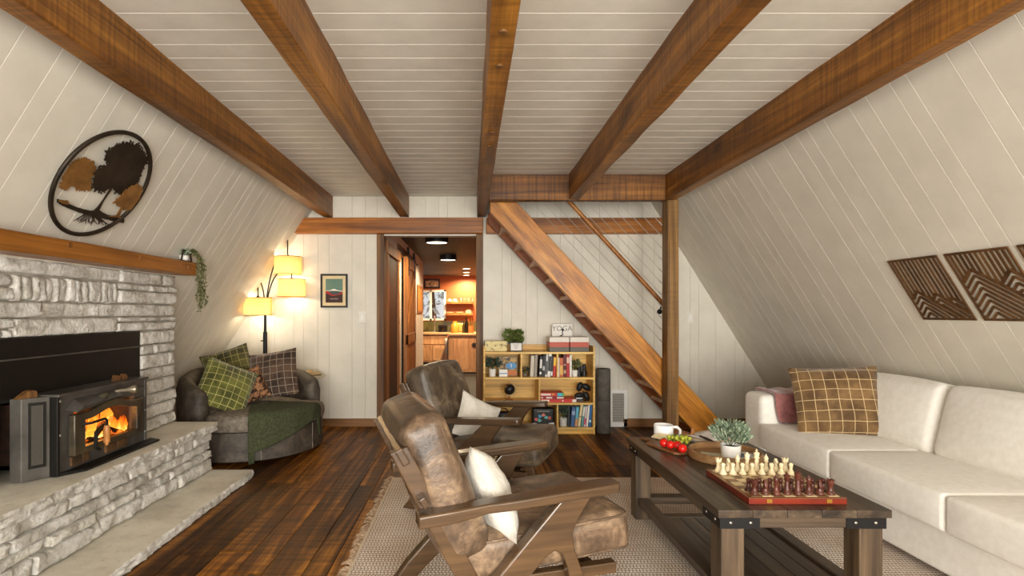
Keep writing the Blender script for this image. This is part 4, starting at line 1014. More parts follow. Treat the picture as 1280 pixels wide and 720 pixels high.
for sx_ in (-1, 1):
    for sy_ in (-1, 1):
        cx_, cy_ = sx_*(hw-ins-0.004-lw/2), sy_*(hl-ins-0.004-lw/2)
        lg = MB().box((cx_-lw/2, cy_-lw/2, 0), (cx_+lw/2, cy_+lw/2, ap0)).build('leg', M['tableleg'], ct, 0, bevel=0.004)
        x_o = sx_*(hw-ins+0.0035); y_o = sy_*(hl-ins+0.0035)
        s1 = MB().box((min(x_o, x_o-sx_*0.15), min(y_o, y_o-sy_*0.004), ap0-0.002), (max(x_o, x_o-sx_*0.15), max(y_o, y_o-sy_*0.004), ap1+0.0)).build('corner_strap', strap, ct, 0)
        MB().box((min(x_o, x_o-sx_*0.004), min(y_o-sy_*0.004, y_o-sy_*0.15), ap0-0.002), (max(x_o, x_o-sx_*0.004), max(y_o-sy_*0.004, y_o-sy_*0.15), ap1)).build('corner_strap', strap, ct, 0)
        for d in (0.04, 0.115):
            MB().ell((x_o - sx_*d, y_o, (ap0+ap1)/2), (0.006, 0.004, 0.006), 8, 6).build('nail_head', nail, s1)
            MB().ell((x_o, y_o - sy_*d, (ap0+ap1)/2), (0.004, 0.006, 0.006), 8, 6).build('nail_head', nail, s1)
# lower shelf: rails and slatted panel with an open bay at the far end
for s in (-1, 1):
    MB().box((s*(hw-0.064) - 0.03, -hl+0.11, 0.085), (s*(hw-0.064) + 0.03, hl-0.11, 0.125)).build('shelf_rail', M['tablewood'], ct, 0, bevel=0.003)
for ya, yb in ((-hl+0.03, -hl+0.10), (hl-0.10, hl-0.03)):
    MB().box((-hw+0.11, ya, 0.085), (hw-0.11, yb, 0.125)).build('shelf_end_rail', M['tableapron'], ct, 0, bevel=0.003)
npl = 6; wa = (2*hw - 0.19) / npl
for k in range(npl):
    a = -hw + 0.095 + wa*k; MB().box((a + 0.001, -hl + 0.101, 0.092), (a + wa - 0.001, hl - 0.36, 0.112)).build('shelf_plank', M['tablewood'], ct, 0, bevel=0.002)
MB().box((-hw+0.095, hl-0.359, 0.092), (hw-0.095, hl-0.31, 0.114)).build('shelf_batten', M['tableapron'], ct, 0, bevel=0.002)

# ------------------------------------------------------------ sofa
M['sofa'] = twotone('cream_linen', srgb(232,228,218), srgb(243,240,233), 30, 0.85, 0.18, 240, lo=0.3, hi=0.7, sheen=0.15)
sofa = empty('cream_sofa', (2.5, 2.6, 0.0115)); tag(sofa, 'long cream linen sofa with loose cushions along the sloped wall', 'sofa')
O = Vector((2.5, 2.6, 0.0)); RZ = 0.0
def sb(a, b, r, name, bulge=(0,0,0), n=8):
    c = [(a[i]+b[i])/2 - O[i] for i in range(3)]; d = [b[i]-a[i] for i in range(3)]
    mb = MB(); rbox(mb, c, d, r, n, bulge); return mb.build(name, M['sofa'], sofa, 180)
SE, SF, sx0 = 3.97, 1.02, 2.05
sb((sx0+0.03, SF, 0.035), (2.86, SE, 0.235), 0.02, 'base')
sb((sx0, 3.715, 0.05), (2.80, SE, 0.60), 0.045, 'arm', (0.0, 0.004, 0.006))
sb((sx0, SF, 0.05), (2.80, SF+0.255, 0.60), 0.045, 'arm', (0.0, 0.004, 0.006))
mb = MB(); mb.prism([(2.62-O.x, 0.235), (2.885-O.x, 0.235), (2.885-O.x, 0.58), (2.80-O.x, 0.70), (2.70-O.x, 0.70)], SF - O.y + 0.02, SE - O.y - 0.02, 'y'); mb.build('back', M['sofa'], sofa, 0, bevel=0.03, seg=4)
ys = [3.712, 2.99, 2.265, 1.54 - 0.27 + 0.01]
for a, b in ((2.995, 3.712), (2.27, 2.99), (1.278, 2.265)):
    sb((sx0 - 0.02, a, 0.237), (2.66, b, 0.405), 0.02, 'seat_cushion', (0.01, 0.0, 0.012), 10)
for a, b in ((2.925, 3.60), (2.225, 2.92), (1.29, 2.22)):
    cc = MB(); rbox(cc, (0,0,0), (0.19, b-a-0.004, 0.41), 0.05, 12, (0.03, 0.006, 0.016))
    o = cc.build('back_cushion', M['sofa'], sofa, 180); o.location = (2.665 - O.x, (a+b)/2 - O.y, 0.575); o.rotation_euler = (0, R(14), 0)
for ya in (SF + 0.1, SE - 0.1):
    for xa in (sx0 + 0.1, 2.75): MB().cbox((xa - O.x, ya - O.y, 0.0185), (0.06, 0.06, 0.037)).build('foot', M['black'], sofa, 0)
M['brown_grid'] = gridfabric('brown_velvet_grid', srgb(84,60,32), srgb(128,97,58), srgb(206,180,136), 0.066, 'xz', 0.024)
throw('brown_checked_pillow', (2.375, 3.42, 0.625), 0.50, 0.17, frame_rot((-0.34, -0.87, 0.34), R(-4)), M['brown_grid'], 'large brown velvet pillow with cream window-pane lines on the sofa', 9, 0.05, h=0.45)
# mauve throw folded over the sofa arm
M['mauve'] = twotone('mauve_plush', srgb(120,66,66), srgb(164,104,100), 16, 0.9, 0.35, 60, sheen=0.6)
def mauve(u, v):
    x = 2.13 + 0.36 * u + 0.015 * math.sin(v * 6)
    L1 = 0.235; s = v * (L1 + 0.24 + 0.06 * math.sin(u * PI)) - 0.0
    wv = 0.006 * math.sin(u * 17 + 2 * v) + 0.005 * noise.noise(Vector((u*6, v*6, 1)))
    if s < L1: return (x, 3.955 - s, 0.621 + wv + 0.004)
    d = s - L1; a = min(d / 0.05, 1.0) * PI / 2
    yy = 3.955 - L1 - 0.03 * math.sin(a); zz = 0.621 - 0.03 * (1 - math.cos(a)) - max(0, d - 0.05)
    # the near corner falls in a rounded flap
    return (x + 0.10 * max(0, d - 0.03) * 2, yy - wv - 0.004, max(zz + 0.004, 0.43))
o = MB().surf(mauve, 24, 30).build('mauve_throw', M['mauve'], None, 180, solid=0.018); tag(o, 'mauve plush throw draped over the sofa arm', 'blanket')

# ------------------------------------------------------------ round cuddle chair in the corner
M['cud'] = leather('charcoal_suede', srgb(44,38,32), srgb(70,62,53), srgb(98,88,76), 0.62); 
M['cudseat'] = twotone('grey_chenille', srgb(92,84,74), srgb(136,126,112), 26, 0.8, 0.2, 160)
cc0 = Vector((-1.935, 4.70, 0)); cu = empty('cuddle_chair', cc0); tag(cu, 'round charcoal cuddle chair in the corner beside the fireplace', 'armchair')
A0, A1 = R(26), R(250)
def back(u, v):
    th = A0 + (A1 - A0) * u
    e = min(u, 1 - u) * (A1 - A0)
    k = math.sin(PI * u) ** 0.7 if 0 < u < 1 else 0
    zt = 0.555 + 0.15 * k
    ro, ri = 0.595, 0.455
    endr = min(1.0, (e / 0.16)) ; endr = math.sqrt(max(0, 1 - (1 - endr) ** 2)) if e < 0.16 else 1
    w_ = 0.5 + 0.5 * endr
    prof = [(ro - 0.01, 0.06), (ro, 0.14), (ro, 0.3), (ro + 0.005, zt - 0.10), (ro - 0.015, zt - 0.03), (ro - 0.06, zt), (ri + 0.05, zt - 0.005), (ri + 0.008, zt - 0.04), (ri, zt - 0.11), (ri, 0.3), (ri, 0.06)]
    i = min(int(v * 10 + 1e-6), 10); r, z = prof[i]
    rm = (ro + ri) / 2
    return ((rm + (r - rm) * w_) * math.cos(th), (rm + (r - rm) * w_) * math.sin(th), z)
mb = MB(); mb.surf(back, 56, 10)
n0 = 57
mb.f += [tuple(i * n0 for i in range(11)), tuple(i * n0 + 56 for i in range(11))[::-1]]
mb.build('curved_back', M['cud'], cu, 60)
def seat_r(th):
    d = math.atan2(math.sin(th - R(-42)), math.cos(th - R(-42)))
    t = max(0.0, min(1.0, (R(70) - abs(d)) / R(10))); return 0.45 + 0.165 * t * t * (3 - 2 * t)
def cushion_surf(prof, dr=0.0):
    def fn(u, v):
        th = 2 * PI * u; i = min(int(v * (len(prof) - 1) + 1e-6), len(prof) - 1); k, z = prof[i]
        r = max(0.0, (seat_r(th) + dr) * 1.0 - k) if k < 9 else 0.001
        return (r * math.cos(th), r * math.sin(th), z)
    return fn
pr = [(9, 0.255), (0.03, 0.255), (0.008, 0.265), (0.0, 0.30), (0.004, 0.345), (0.022, 0.375), (0.06, 0.388), (0.2, 0.395), (9, 0.40)]
MB().surf(cushion_surf(pr), 72, 8, True).build('seat_cushion', M['cudseat'], cu, 60)
pr = [(9, 0.02), (0.02, 0.02), (0.0, 0.03), (0.0, 0.14), (0.004, 0.252), (9, 0.254)]
MB().surf(cushion_surf(pr, -0.015), 72, 5, True).build('base', M['cud'], cu, 50)
for a in (-104, -62, -16):
    th = R(a); r = seat_r(th) - 0.012; MB().tube([(r*math.cos(th), r*math.sin(th), 0.03), (r*math.cos(th), r*math.sin(th), 0.25)], 0.004, 6).build('seam_piping', M['cudseat'], cu)
MB().lathe([(0.3, 0.0), (0.3, 0.021)], 24).build('swivel_plinth', M['black'], cu)
# green throw over the seat front
M['green_knit'] = twotone('green_knit', srgb(50,54,34), srgb(72,76,50), 60, 0.95, 0.3, 200)
def blanket(u, v):
    a = R(-71) + R(63) * u; th = a
    r_edge = seat_r(th) + 0.012
    drop = 0.285 - 0.25 * u ** 1.2 + (0.24 * max(0, (u - 0.90) / 0.10)) 
    drop = max(drop, 0.06)
    Ltop = 0.40 + 0.03 * math.sin(u * 9)
    s = v * (Ltop + 0.04 + drop)
    wob = 0.006 * math.sin(u * 22 + v * 3) * (0.3 + v) + 0.006 * noise.noise(Vector((u * 7, v * 7, 2)))
    if s < Ltop:
        r = r_edge - 0.03 - (Ltop - s); z = 0.408 + abs(wob) - 0.006 * (s / Ltop)
    else:
        d = s - Ltop; q = min(1, d / 0.05) * PI / 2
        r = r_edge - 0.03 + 0.03 * math.sin(q) + max(0, wob); z = 0.402 - 0.035 * (1 - math.cos(q)) - max(0, d - 0.05)
    return (cc0.x + r * math.cos(th), cc0.y + r * math.sin(th), z)
o = MB().surf(blanket, 48, 40).build('green_throw', M['green_knit'], None, 180, solid=0.012); tag(o, 'olive green knitted throw hanging over the cuddle chair seat', 'blanket')
fm = MB(); 
for k in range(16):
    u = 0.005 + 0.06 * k / 15; p = Vector(blanket(u, 1.0)); fm.tube([p, p + Vector((0.003, -0.003, -0.05)), p + Vector((0.0, 0.0, -0.085))], [0.003, 0.003, 0.001], 4)
f_ = fm.build('tassels', M['green_knit'], o); stuff(f_)
M['green_grid'] = gridfabric('green_velvet_grid', srgb(62,64,22), srgb(112,112,48), srgb(176,170,104), 0.058, 'xz', 0.04)
M['green_grid2'] = gridfabric('olive_velvet_grid', srgb(50,48,18), srgb(92,86,38), srgb(150,140,84), 0.06, 'xz', 0.035)
M['brown_grid2'] = gridfabric('dark_brown_velvet_grid', srgb(44,30,22), srgb(92,70,54), srgb(150,134,116), 0.062, 'xz', 0.035)
M['leopard'] = twotone('tan_floral_velvet', srgb(50,30,18), srgb(166,118,80), 30, 0.85, 0.2, 60, lo=0.44, hi=0.56, rand=0)
p = at(283, 487, 4.42); throw('green_checked_pillow', (p.x, 4.42, 0.575), 0.43, 0.15, frame_rot((0.62, -0.62, 0.46), R(28)), M['green_grid'], 'bright green velvet pillow with pale grid lines leaning on the chair arm', 11, 0.05)
p = at(285, 470, 4.83); throw('olive_checked_pillow', (p.x, 4.86, 0.66), 0.42, 0.14, frame_rot((0.25, -0.9, 0.3), R(-18)), M['green_grid2'], 'olive velvet checked pillow behind the other cushions', 12, 0.06)
p = at(305, 484, 4.62); throw('floral_pillow', (p.x + 0.02, 4.66, 0.545), 0.30, 0.12, frame_rot((0.35, -0.85, 0.4), R(-22)), M['leopard'], 'small tan and black mottled pillow between the velvet pillows', 13, 0.06)
p = at(343, 477, 4.85); throw('dark_checked_pillow', (p.x, 4.83, 0.63), 0.44, 0.15, frame_rot((0.0, -0.93, 0.33), R(-10)), M['brown_grid2'], 'dark brown velvet pillow with grey grid lines', 14, 0.05)

# ------------------------------------------------------------ floor lamp
LY = 5.385; lx = at(331.5, 400, LY).x
lamp = empty('arc_floor_lamp', (lx, LY, 0)); tag(lamp, 'black arched floor lamp with three glowing drum shades behind the cuddle chair', 'floor lamp')
MB().lathe([(0.11,0),(0.11,0.02),(0.1,0.028),(0.02,0.032),(0.001,0.032)], 24).build('base', M['iron'], lamp)
def lp(px, py): q = at(px, py, LY); return (q.x - lx, 0.0, q.z)
zj = lp(331, 415)[2]
MB().tube([(0,0,0.03), (0,0,zj)], 0.021, 12).tube([(0,0,zj), (0,0,lp(331,375)[2])], 0.014, 10).build('pole', M['iron'], lamp)
MB().tube([(-0.014,0,zj-0.09), (-0.045,0,zj-0.09)], 0.006, 8).build('switch_knob', M['iron'], lamp)
sh = NT('lit_shade'); sh.t.nodes.remove(sh.b)
v = sh.coord(0.0, (1, 1, 0.1)); nn = sh.noise(v, 60, 3)
cr = sh.ramp(nn, [(0.3, srgb(218,180,112)), (0.7, srgb(228,192,124))])
d1 = sh.n('ShaderNodeBsdfDiffuse'); d2 = sh.n('ShaderNodeBsdfTranslucent'); sh.l(cr.outputs[0], d1.inputs[0]); sh.l(cr.outputs[0], d2.inputs[0])
ms = sh.n('ShaderNodeMixShader'); ms.inputs[0].default_value = 0.42; sh.l(d1.outputs[0], ms.inputs[1]); sh.l(d2.outputs[0], ms.inputs[2]); sh.l(ms.outputs[0], sh.out.inputs[0])
bulb = emit('lamp_bulb', (1.0, 0.8, 0.5), 12)
arms = [((360, 332), [(332, 395), (333.5, 372), (338, 347), (346, 322), (353, 305), (359.5, 296.5)], (359.5, 322)),
        ((364.5, 360), [(333, 385), (336, 366), (342, 349), (350, 339), (358, 335), (364.5, 338)], (364.5, 350)),
        ((322.5, 383), [(330.5, 376), (329.5, 366), (327, 356), (323.5, 349), (322.5, 349)], (322.5, 373))]
for (sc_, pth, top) in arms:
    P = [Vector(lp(*q)) for q in pth]; Q = []
    for i in range(len(P) - 1):
        p0, p1, p2, p3 = P[max(i-1,0)], P[i], P[i+1], P[min(i+2, len(P)-1)]
        for k in range(5):
            t = k / 5; Q.append(0.5 * ((2*p1) + (p2-p0)*t + (2*p0-5*p1+4*p2-p3)*t*t + (3*p1-p0-3*p2+p3)*t**3))
    Q.append(P[-1]); Q += [Vector(lp(top[0], top[1] - 1))]
    arm = MB().tube(Q, 0.007, 8).build('arm', M['iron'], lamp)
    c = Vector(lp(*sc_)); r = 0.134; hh = 0.088
    cap = MB().lathe([(0.018, 0.0), (0.016, 0.015), (0.006, 0.028)], 12, Matrix.Translation(c + Vector((0,0,hh - 0.004)))).build('shade_cap', M['iron'], lamp)
    shd = MB().lathe([(r, -hh), (r, hh)], 40, Matrix.Translation(c))
    shd.f = [f for f in shd.f if len(f) == 4]
    so = shd.build('shade', sh.m, lamp, 180)
    for zz in (-hh, hh): MB().tube([c + Vector((r*math.cos(a), r*math.sin(a), zz)) for a in [2*PI*q/40 for q in range(41)]], 0.0035, 6, False).build('shade_trim', plain(150,104,50,0.6), so)
    sp_ = MB()
    for q in range(3): a = q * 2.094; sp_.tube([c + Vector((0,0,hh-0.006)), c + Vector((r*math.cos(a), r*math.sin(a), hh-0.006))], 0.0025, 5)
    sp_.build('spider', M['iron'], so)
    MB().ell(c + Vector((0,0,-0.01)), (0.026, 0.026, 0.036), 12, 8).tube([c + Vector((0,0,0.02)), c + Vector((0,0,hh))], 0.012, 8).build('bulb', bulb, lamp)
    lamp_light('lamp_light', c + Vector((0, 0, -0.055)), 3.4, (1.0, 0.86, 0.64), 0.02, lamp); lamp_light('lamp_light', c + Vector((0, 0, 0.055)), 2.6, (1.0, 0.83, 0.58), 0.02, lamp)
# small side table with open book
p = at(391, 468.5, 5.36); sd = empty('side_table', (p.x, 5.36, 0)); tag(sd, 'small round side table behind the cuddle chair', 'side table')
MB().lathe([(0.001,p.z-0.018),(0.118,p.z-0.018),(0.122,p.z-0.01),(0.12,p.z),(0.001,p.z)], 28).build('top', plain(206,192,160,0.4), sd)
MB().tube([(-0.06,0,0.02),(-0.06,0,p.z-0.016)], 0.014, 10).build('pole', M['iron'], sd)
MB().lathe([(0.1,0),(0.1,0.015),(0.001,0.02)], 20).build('base', M['iron'], sd)
ob_ = empty('open_book', (p.x - 0.0, 5.33, p.z + 0.001), R(12)); tag(ob_, 'small open book fanned out on the side table', 'book')
for k in range(9):
    a = R(14 + 19 * k); w_ = 0.085
    MB().surf(lambda u, v: (-(w_*u)*math.cos(a) , 0.06*(v-0.5)*2, 0.003 + 0.008*u*(1-u) + w_*u*math.sin(a)*(0.62 if k else 0.1)), 5, 2).build('page', plain(222,196,146,0.8), ob_, 180, solid=0.004)
MB().box((-0.09,-0.062,0.0),(0.09,0.062,0.003)).build('cover', plain(120,84,46,0.6), ob_, 0)
# ------------------------------------------------------------ wall art on the sloped walls
def wall_hit(px, py, side):
    dx = (px - CX) / F; dz = -(py - CY) / F
    t = (XR0 - K*H) / (dx + K*dz) if side > 0 else (XL0 + K*H) / (dx - K*dz)
    return t, (H + dz*t) / math.cos(TH)          # Y along the wall, s up the slope
def wall_frame(side, Y, s, off=0.004):
    z = s * math.cos(TH)
    if side < 0: u = Vector((0,1,0)); d = Vector((math.sin(TH),0,math.cos(TH))); n = Vector((math.cos(TH),0,-math.sin(TH))); o = Vector((xl(z), Y, z))
    else: u = Vector((0,-1,0)); d = Vector((-math.sin(TH),0,math.cos(TH))); n = Vector((-math.cos(TH),0,-math.sin(TH))); o = Vector((xr(z), Y, z))
    o = o + n * off
    return Matrix(((u.x,d.x,n.x,o.x),(u.y,d.y,n.y,o.y),(u.z,d.z,n.z,o.z),(0,0,0,1)))
TY, TS = 2.715, 2.203
art = empty('tree_wall_art'); art.matrix_world = wall_frame(-1, TY, TS); tag(art, 'round black metal wall art of three trees above the mantel', 'wall art')
M['art_dark'] = twotone('dark_bronze', srgb(34,26,18), srgb(58,46,32), 9, 0.5, 0, metal=0.4); M['art_gold'] = twotone('gold_bronze', srgb(124,86,42), srgb(160,114,60), 14, 0.5, 0, metal=0.4)
MB().tube([(0.288*math.cos(a), 0.297*math.sin(a), 0.022) for a in [2*PI*i/64 for i in range(65)]], 0.011, 10, False).build('ring', M['art_dark'], art, 60)
def cp(x, y): Y, s = wall_hit(50 + x/5.14, 160 + y/5.14, -1); return (Y - TY, s - TS)
def ragged(pts, amp, seed, sub=8):
    out = []; n = len(pts)
    for i in range(n):
        a = Vector(pts[i]); b = Vector(pts[(i+1) % n]); nn = Vector((b.y-a.y, a.x-b.x)).normalized()
        for k in range(sub):
            t = k / sub; p = a.lerp(b, t)
            r_ = noise.noise(Vector((i*3.3+t*8, seed, 0))) + 0.8*noise.noise(Vector((i*9.1+t*23, seed+5, 0)))
            p = p + nn * amp * r_; out.append((p.x, p.y))
    return out
def sheet(name, pts, z0, z1, mat, amp=0.012, seed=1):
    P = ragged([cp(*q) for q in pts], amp, seed); mb = MB().prism(P, z0, z1, 'z'); rg = random.Random(seed)
    for p in P[::2]:                                   # leaf-shaped teeth along the outline
        a = rg.uniform(0, 6.3); s_ = rg.uniform(0.006, 0.013); c, d = math.cos(a), math.sin(a); x, y = p[0] + rg.uniform(-0.004,0.004), p[1] + rg.uniform(-0.004,0.004)
        mb.prism([(x-s_*c, y-s_*d), (x+0.45*s_*d, y-0.45*s_*c), (x+s_*c, y+s_*d), (x-0.45*s_*d, y+0.45*s_*c)], z0+0.0004, z1+0.0004, 'z')
    return mb.build(name, mat, art, 0)
sheet('main_crown', [(400,130),(470,85),(530,75),(600,90),(640,140),(670,190),(640,230),(620,290),(600,340),(560,385),(500,420),(430,365),(370,395),(310,365),(320,290),(340,240),(410,215),(390,180)], 0.020, 0.024, M['art_dark'], 0.02, 2)
sheet('brown_crown', [(105,360),(130,290),(170,230),(210,190),(270,180),(320,210),(335,250),(310,300),(300,385),(230,385),(190,350),(150,375)], 0.014, 0.018, M['art_gold'], 0.012, 3)
sheet('gold_crown', [(440,456),(483,418),(523,380),(560,352),(604,345),(622,385),(606,440),(560,505),(523,500),(483,486)], 0.026, 0.030, M['art_gold'], 0.012, 4)
MB().prism([cp(*q) for q in [(430,365),(440,372),(385,450),(355,510),(390,535),(250,525),(320,515),(345,490),(375,450)]], 0.018, 0.023, 'z').build('trunk', M['art_dark'], art, 0)
MB().prism([cp(*q) for q in [(490,488),(502,490),(480,548),(500,562),(410,548),(460,543)]], 0.024, 0.028, 'z').build('small_trunk', M['art_gold'], art, 0)
gtop = [(85,440),(130,455),(200,490),(290,515),(360,525),(430,550),(520,572)]; gbot = [(515,596),(430,578),(350,560),(270,545),(190,515),(120,485),(84,462)]
MB().prism(ragged([cp(*q) for q in gtop + gbot], 0.004, 8, 5), 0.016, 0.021, 'z').build('ground', M['art_dark'], art, 0)
MB().prism(ragged([cp(*q) for q in [(88,440),(120,445),(150,448),(160,470),(125,470),(90,455)]], 0.004, 9, 4), 0.022, 0.025, 'z').build('rock', M['art_gold'], art, 0)
rt = MB(); rg = random.Random(21)
for k in range(11):
    x0, y0 = 262 + 10*k, 540 + 2.5*k; ln = rg.uniform(38, 62); dxx = (k - 5) * 15
    pts = [cp(x0, y0), cp(x0 + dxx*0.5 + rg.uniform(-8,8), y0 + ln*0.5), cp(x0 + dxx + rg.uniform(-10,10), y0 + ln)]
    rt.tube([(p[0], p[1], 0.019) for p in pts], [0.004, 0.003, 0.0015], 5)
    rt.tube([(pts[1][0], pts[1][1], 0.019), (pts[1][0] + rg.uniform(-0.03,0.03), pts[1][1]-0.02, 0.019)], [0.003, 0.0015], 5)
rt.build('roots', M['art_dark'], art)

M['art_wood'] = wood('walnut_slats', [srgb(58,36,18), srgb(92,62,34), srgb(116,82,48)], 'y', 8, 0.08, 0.4, 0.05, 0.05)
def panel(Yc, peaks, label, seed):
    W_, H_ = 0.322, 0.40
    t = empty('carved_mountain_panel'); t.matrix_world = wall_frame(1, Yc, 1.568); tag(t, label, 'wall art', 'carved mountain panels')
    z0, z1 = 0.0, 0.006; hw_, hh_ = W_/2, H_/2; b = 0.012
    for a, c in (((-hw_, -hh_), (hw_, -hh_+b)), ((-hw_, hh_-b), (hw_, hh_)), ((-hw_, -hh_+b), (-hw_+b, hh_-b)), ((hw_-b, -hh_+b), (hw_, hh_-b))):
        MB().box((a[0], a[1], z0), (c[0], c[1], z1)).build('frame', M['art_wood'], t, 0, bevel=0.001)
    def sil(u, k0): return max([-9] + [pv - abs(u - pu) * sl_ for (pu, pv, sl_) in peaks[k0:]])
    pitch, bw_ = 0.0262, 0.0118
    u = -hw_ + b + pitch*0.6
    while u < hw_ - b:
        lo = max(sil(u, 0) + 0.012, -hh_ + b)
        if hh_ - b - lo > 0.01: MB().box((u - bw_/2, lo - 0.006, z0), (u + bw_/2, hh_ - b, z1 - 0.002)).build('slat', M['art_wood'], t, 0)
        u += pitch
    for i, (pu, pv, sl_) in enumerate(peaks):          # later peaks stand in front
        for k in range(16):
            top = pv - k * 0.036
            for sgn in (-1, 1):
                seg = None; N_ = 60
                for j in range(N_ + 1):
                    uu = pu + sgn * j / N_ * (2*W_); vv_ = top - abs(uu - pu) * sl_
                    ok = (-hw_ + b*0.6 <= uu <= hw_ - b*0.6) and (-hh_ + b*0.6 <= vv_ <= hh_ - b) and vv_ > sil(uu, i+1) - (0.004 if i + 1 < len(peaks) else -9e9 if False else 0)
                    if i + 1 >= len(peaks): ok = (-hw_ + b*0.6 <= uu <= hw_ - b*0.6) and (-hh_ + b*0.6 <= vv_ <= hh_ - b)
                    if ok:
                        if seg is None: seg = [(uu, vv_), (uu, vv_)]
                        seg[1] = (uu, vv_)
                    elif seg is not None: break
                if seg and (abs(seg[0][0]-seg[1][0]) > 0.006):
                    MB().bar((seg[0][0], seg[0][1], z1/2), (seg[1][0], seg[1][1], z1/2), 0.0118 if k else 0.016, z1 - 0.0005, (0,0,1)).build('slat', M['art_wood'], t, 0)
panel(2.90, [(0.10, -0.06, 0.95), (0.02, -0.03, 1.0), (-0.09, -0.01, 0.95)], 'slatted wooden mountain panel at the end of the row toward the stairs', 1)
panel(2.537, [(0.11, 0.08, 0.95), (-0.07, 0.10, 0.95)], 'slatted wooden mountain panel in the middle of the row of three', 2)
panel(2.177, [(-0.08, 0.02, 0.95), (0.06, 0.06, 0.95)], 'slatted wooden mountain panel over the middle of the sofa', 3)

# framed travel poster by the lamp
p = at(418, 363.5, YB - 0.008)
t = framed('framed_poster', (p.x, YB - 0.009, p.z), 0.282, 0.352, '-y', 0.019, M['black'], plain(96, 128, 112, 0.5), 'black framed travel poster of a snowy mountain on the back wall', 0.033, plain(226,204,158,0.6))
pw, ph = 0.178, 0.248
def fl_(pts, y, mat, nm): MB().prism(pts, -y - 0.0006, -y, 'y').build(nm, mat, t, 0)
fl_([(-pw/2,-ph/2),(pw/2,-ph/2),(pw/2,-0.03),(0.04,-0.045),(-0.02,-0.045),(-pw/2,-0.02)], 0.0106, plain(62,34,30,0.6), 'printed_foreground')
fl_([(-pw/2,-0.022),(-0.03,-0.05),(0.0,-0.055),(pw/2,-0.03),(pw/2,-0.008),(0.03,-0.016),(-0.04,-0.012),(-pw/2,0.002)], 0.0112, plain(176,40,34,0.6), 'printed_red_hills')
fl_([(-0.055,-0.014),(-0.02,-0.04),(0.03,-0.042),(0.075,-0.015),(0.03,-0.004),(-0.02,-0.002)], 0.0118, plain(66,78,76,0.6), 'printed_dark_ridge')
fl_([(-pw/2,0.0),(-0.04,0.006),(-0.01,0.018),(0.01,0.017),(0.04,0.004),(pw/2,-0.002),(pw/2,-0.008),(0.02,0.0),(-0.03,0.0),(-pw/2,-0.004)], 0.0124, plain(236,230,216,0.6), 'printed_snow')
text('caption', 'PIKES PEAK', 0.017, plain(220,206,190,0.6), t, Matrix.Translation((0, -0.0118, -0.085)) @ Matrix.Rotation(R(90), 4, 'X'), 0.0003)

# ------------------------------------------------------------ plants
def leafy(mb, base, n, h, spread, leaf, rng, up=0.5, wide=0.4):
    for i in range(n):
        a = rng.uniform(0, 2*PI); rr = spread * math.sqrt(rng.random()); z = h * (0.15 + 0.85 * rng.random() ** 0.8)
        k = math.sin(min(1, z / h) * PI * 0.62 + 0.5)
        p = Vector(base) + Vector((rr*k*math.cos(a), rr*k*math.sin(a), z))
        d = Vector((math.cos(a)*(1-up), math.sin(a)*(1-up), up + rng.uniform(-0.3,0.3))).normalized(); s = leaf * rng.uniform(0.7, 1.3)
        sd_ = d.cross(Vector((rng.uniform(-1,1), rng.uniform(-1,1), rng.uniform(-1,1)))).normalized(); nn = d.cross(sd_)
        mb.add([p, p + d*s*0.5 + sd_*s*wide*0.5 + nn*s*0.06, p + d*s, p + d*s*0.5 - sd_*s*wide*0.5 + nn*s*0.06, p + d*s*0.5 - nn*s*0.04], [(0,1,4),(1,2,4),(2,3,4),(3,0,4)])
    return mb
def potted(name, c, pot_prof, potm, leafm, n, h, spread, leaf, label, seed, up=0.5, wide=0.4, zb=None):
    t = empty(name, c); tag(t, label, 'plant')
    MB().lathe(pot_prof, 24).build('pot', potm, t)
    ztop = max(z for r, z in pot_prof); rr = pot_prof[-1][0] if pot_prof[-1][0] > 0.01 else pot_prof[2][0]*0.9
    MB().lathe([(0.001, ztop*0.86), (rr*0.9, ztop*0.86), (0.001, ztop*0.88)], 16).build('soil', plain(50,38,28,0.9), t)
    rg = random.Random(seed); mb = MB()
    for k in range(7):
        a = k*0.9; mb.tube([(0,0,ztop*0.85), (spread*0.4*math.cos(a), spread*0.4*math.sin(a), ztop + h*0.6)], 0.0016, 4)
    st_ = mb.build('stems', plain(70,80,40,0.8), t)
    f = leafy(MB(), (0,0,ztop*0.9), n, h, spread, leaf, rg, up, wide).build('foliage', leafm, t, 0); stuff(f)
    return t
def leafmat(nm, a, b): return twotone(nm, srgb(*a), srgb(*b), 40, 0.6, 0, lo=0.4, hi=0.6)
M['leaf_green'] = leafmat('green_leaf', (52,70,28), (112,128,58)); M['leaf_grey'] = leafmat('grey_green_leaf', (84,104,84), (166,180,150)); M['leaf_dark'] = leafmat('dark_leaf', (40,54,44), (84,100,84)); M['leaf_lime'] = leafmat('olive_leaf', (70,76,40), (136,136,86))
M['pot_white'] = plain(236, 234, 228, 0.4)
def potp(r, h): return [(0.001, 0.0), (r*0.86, 0), (r*0.9, 0.004), (r, h), (r*0.93, h), (r*0.88, h*0.8)]

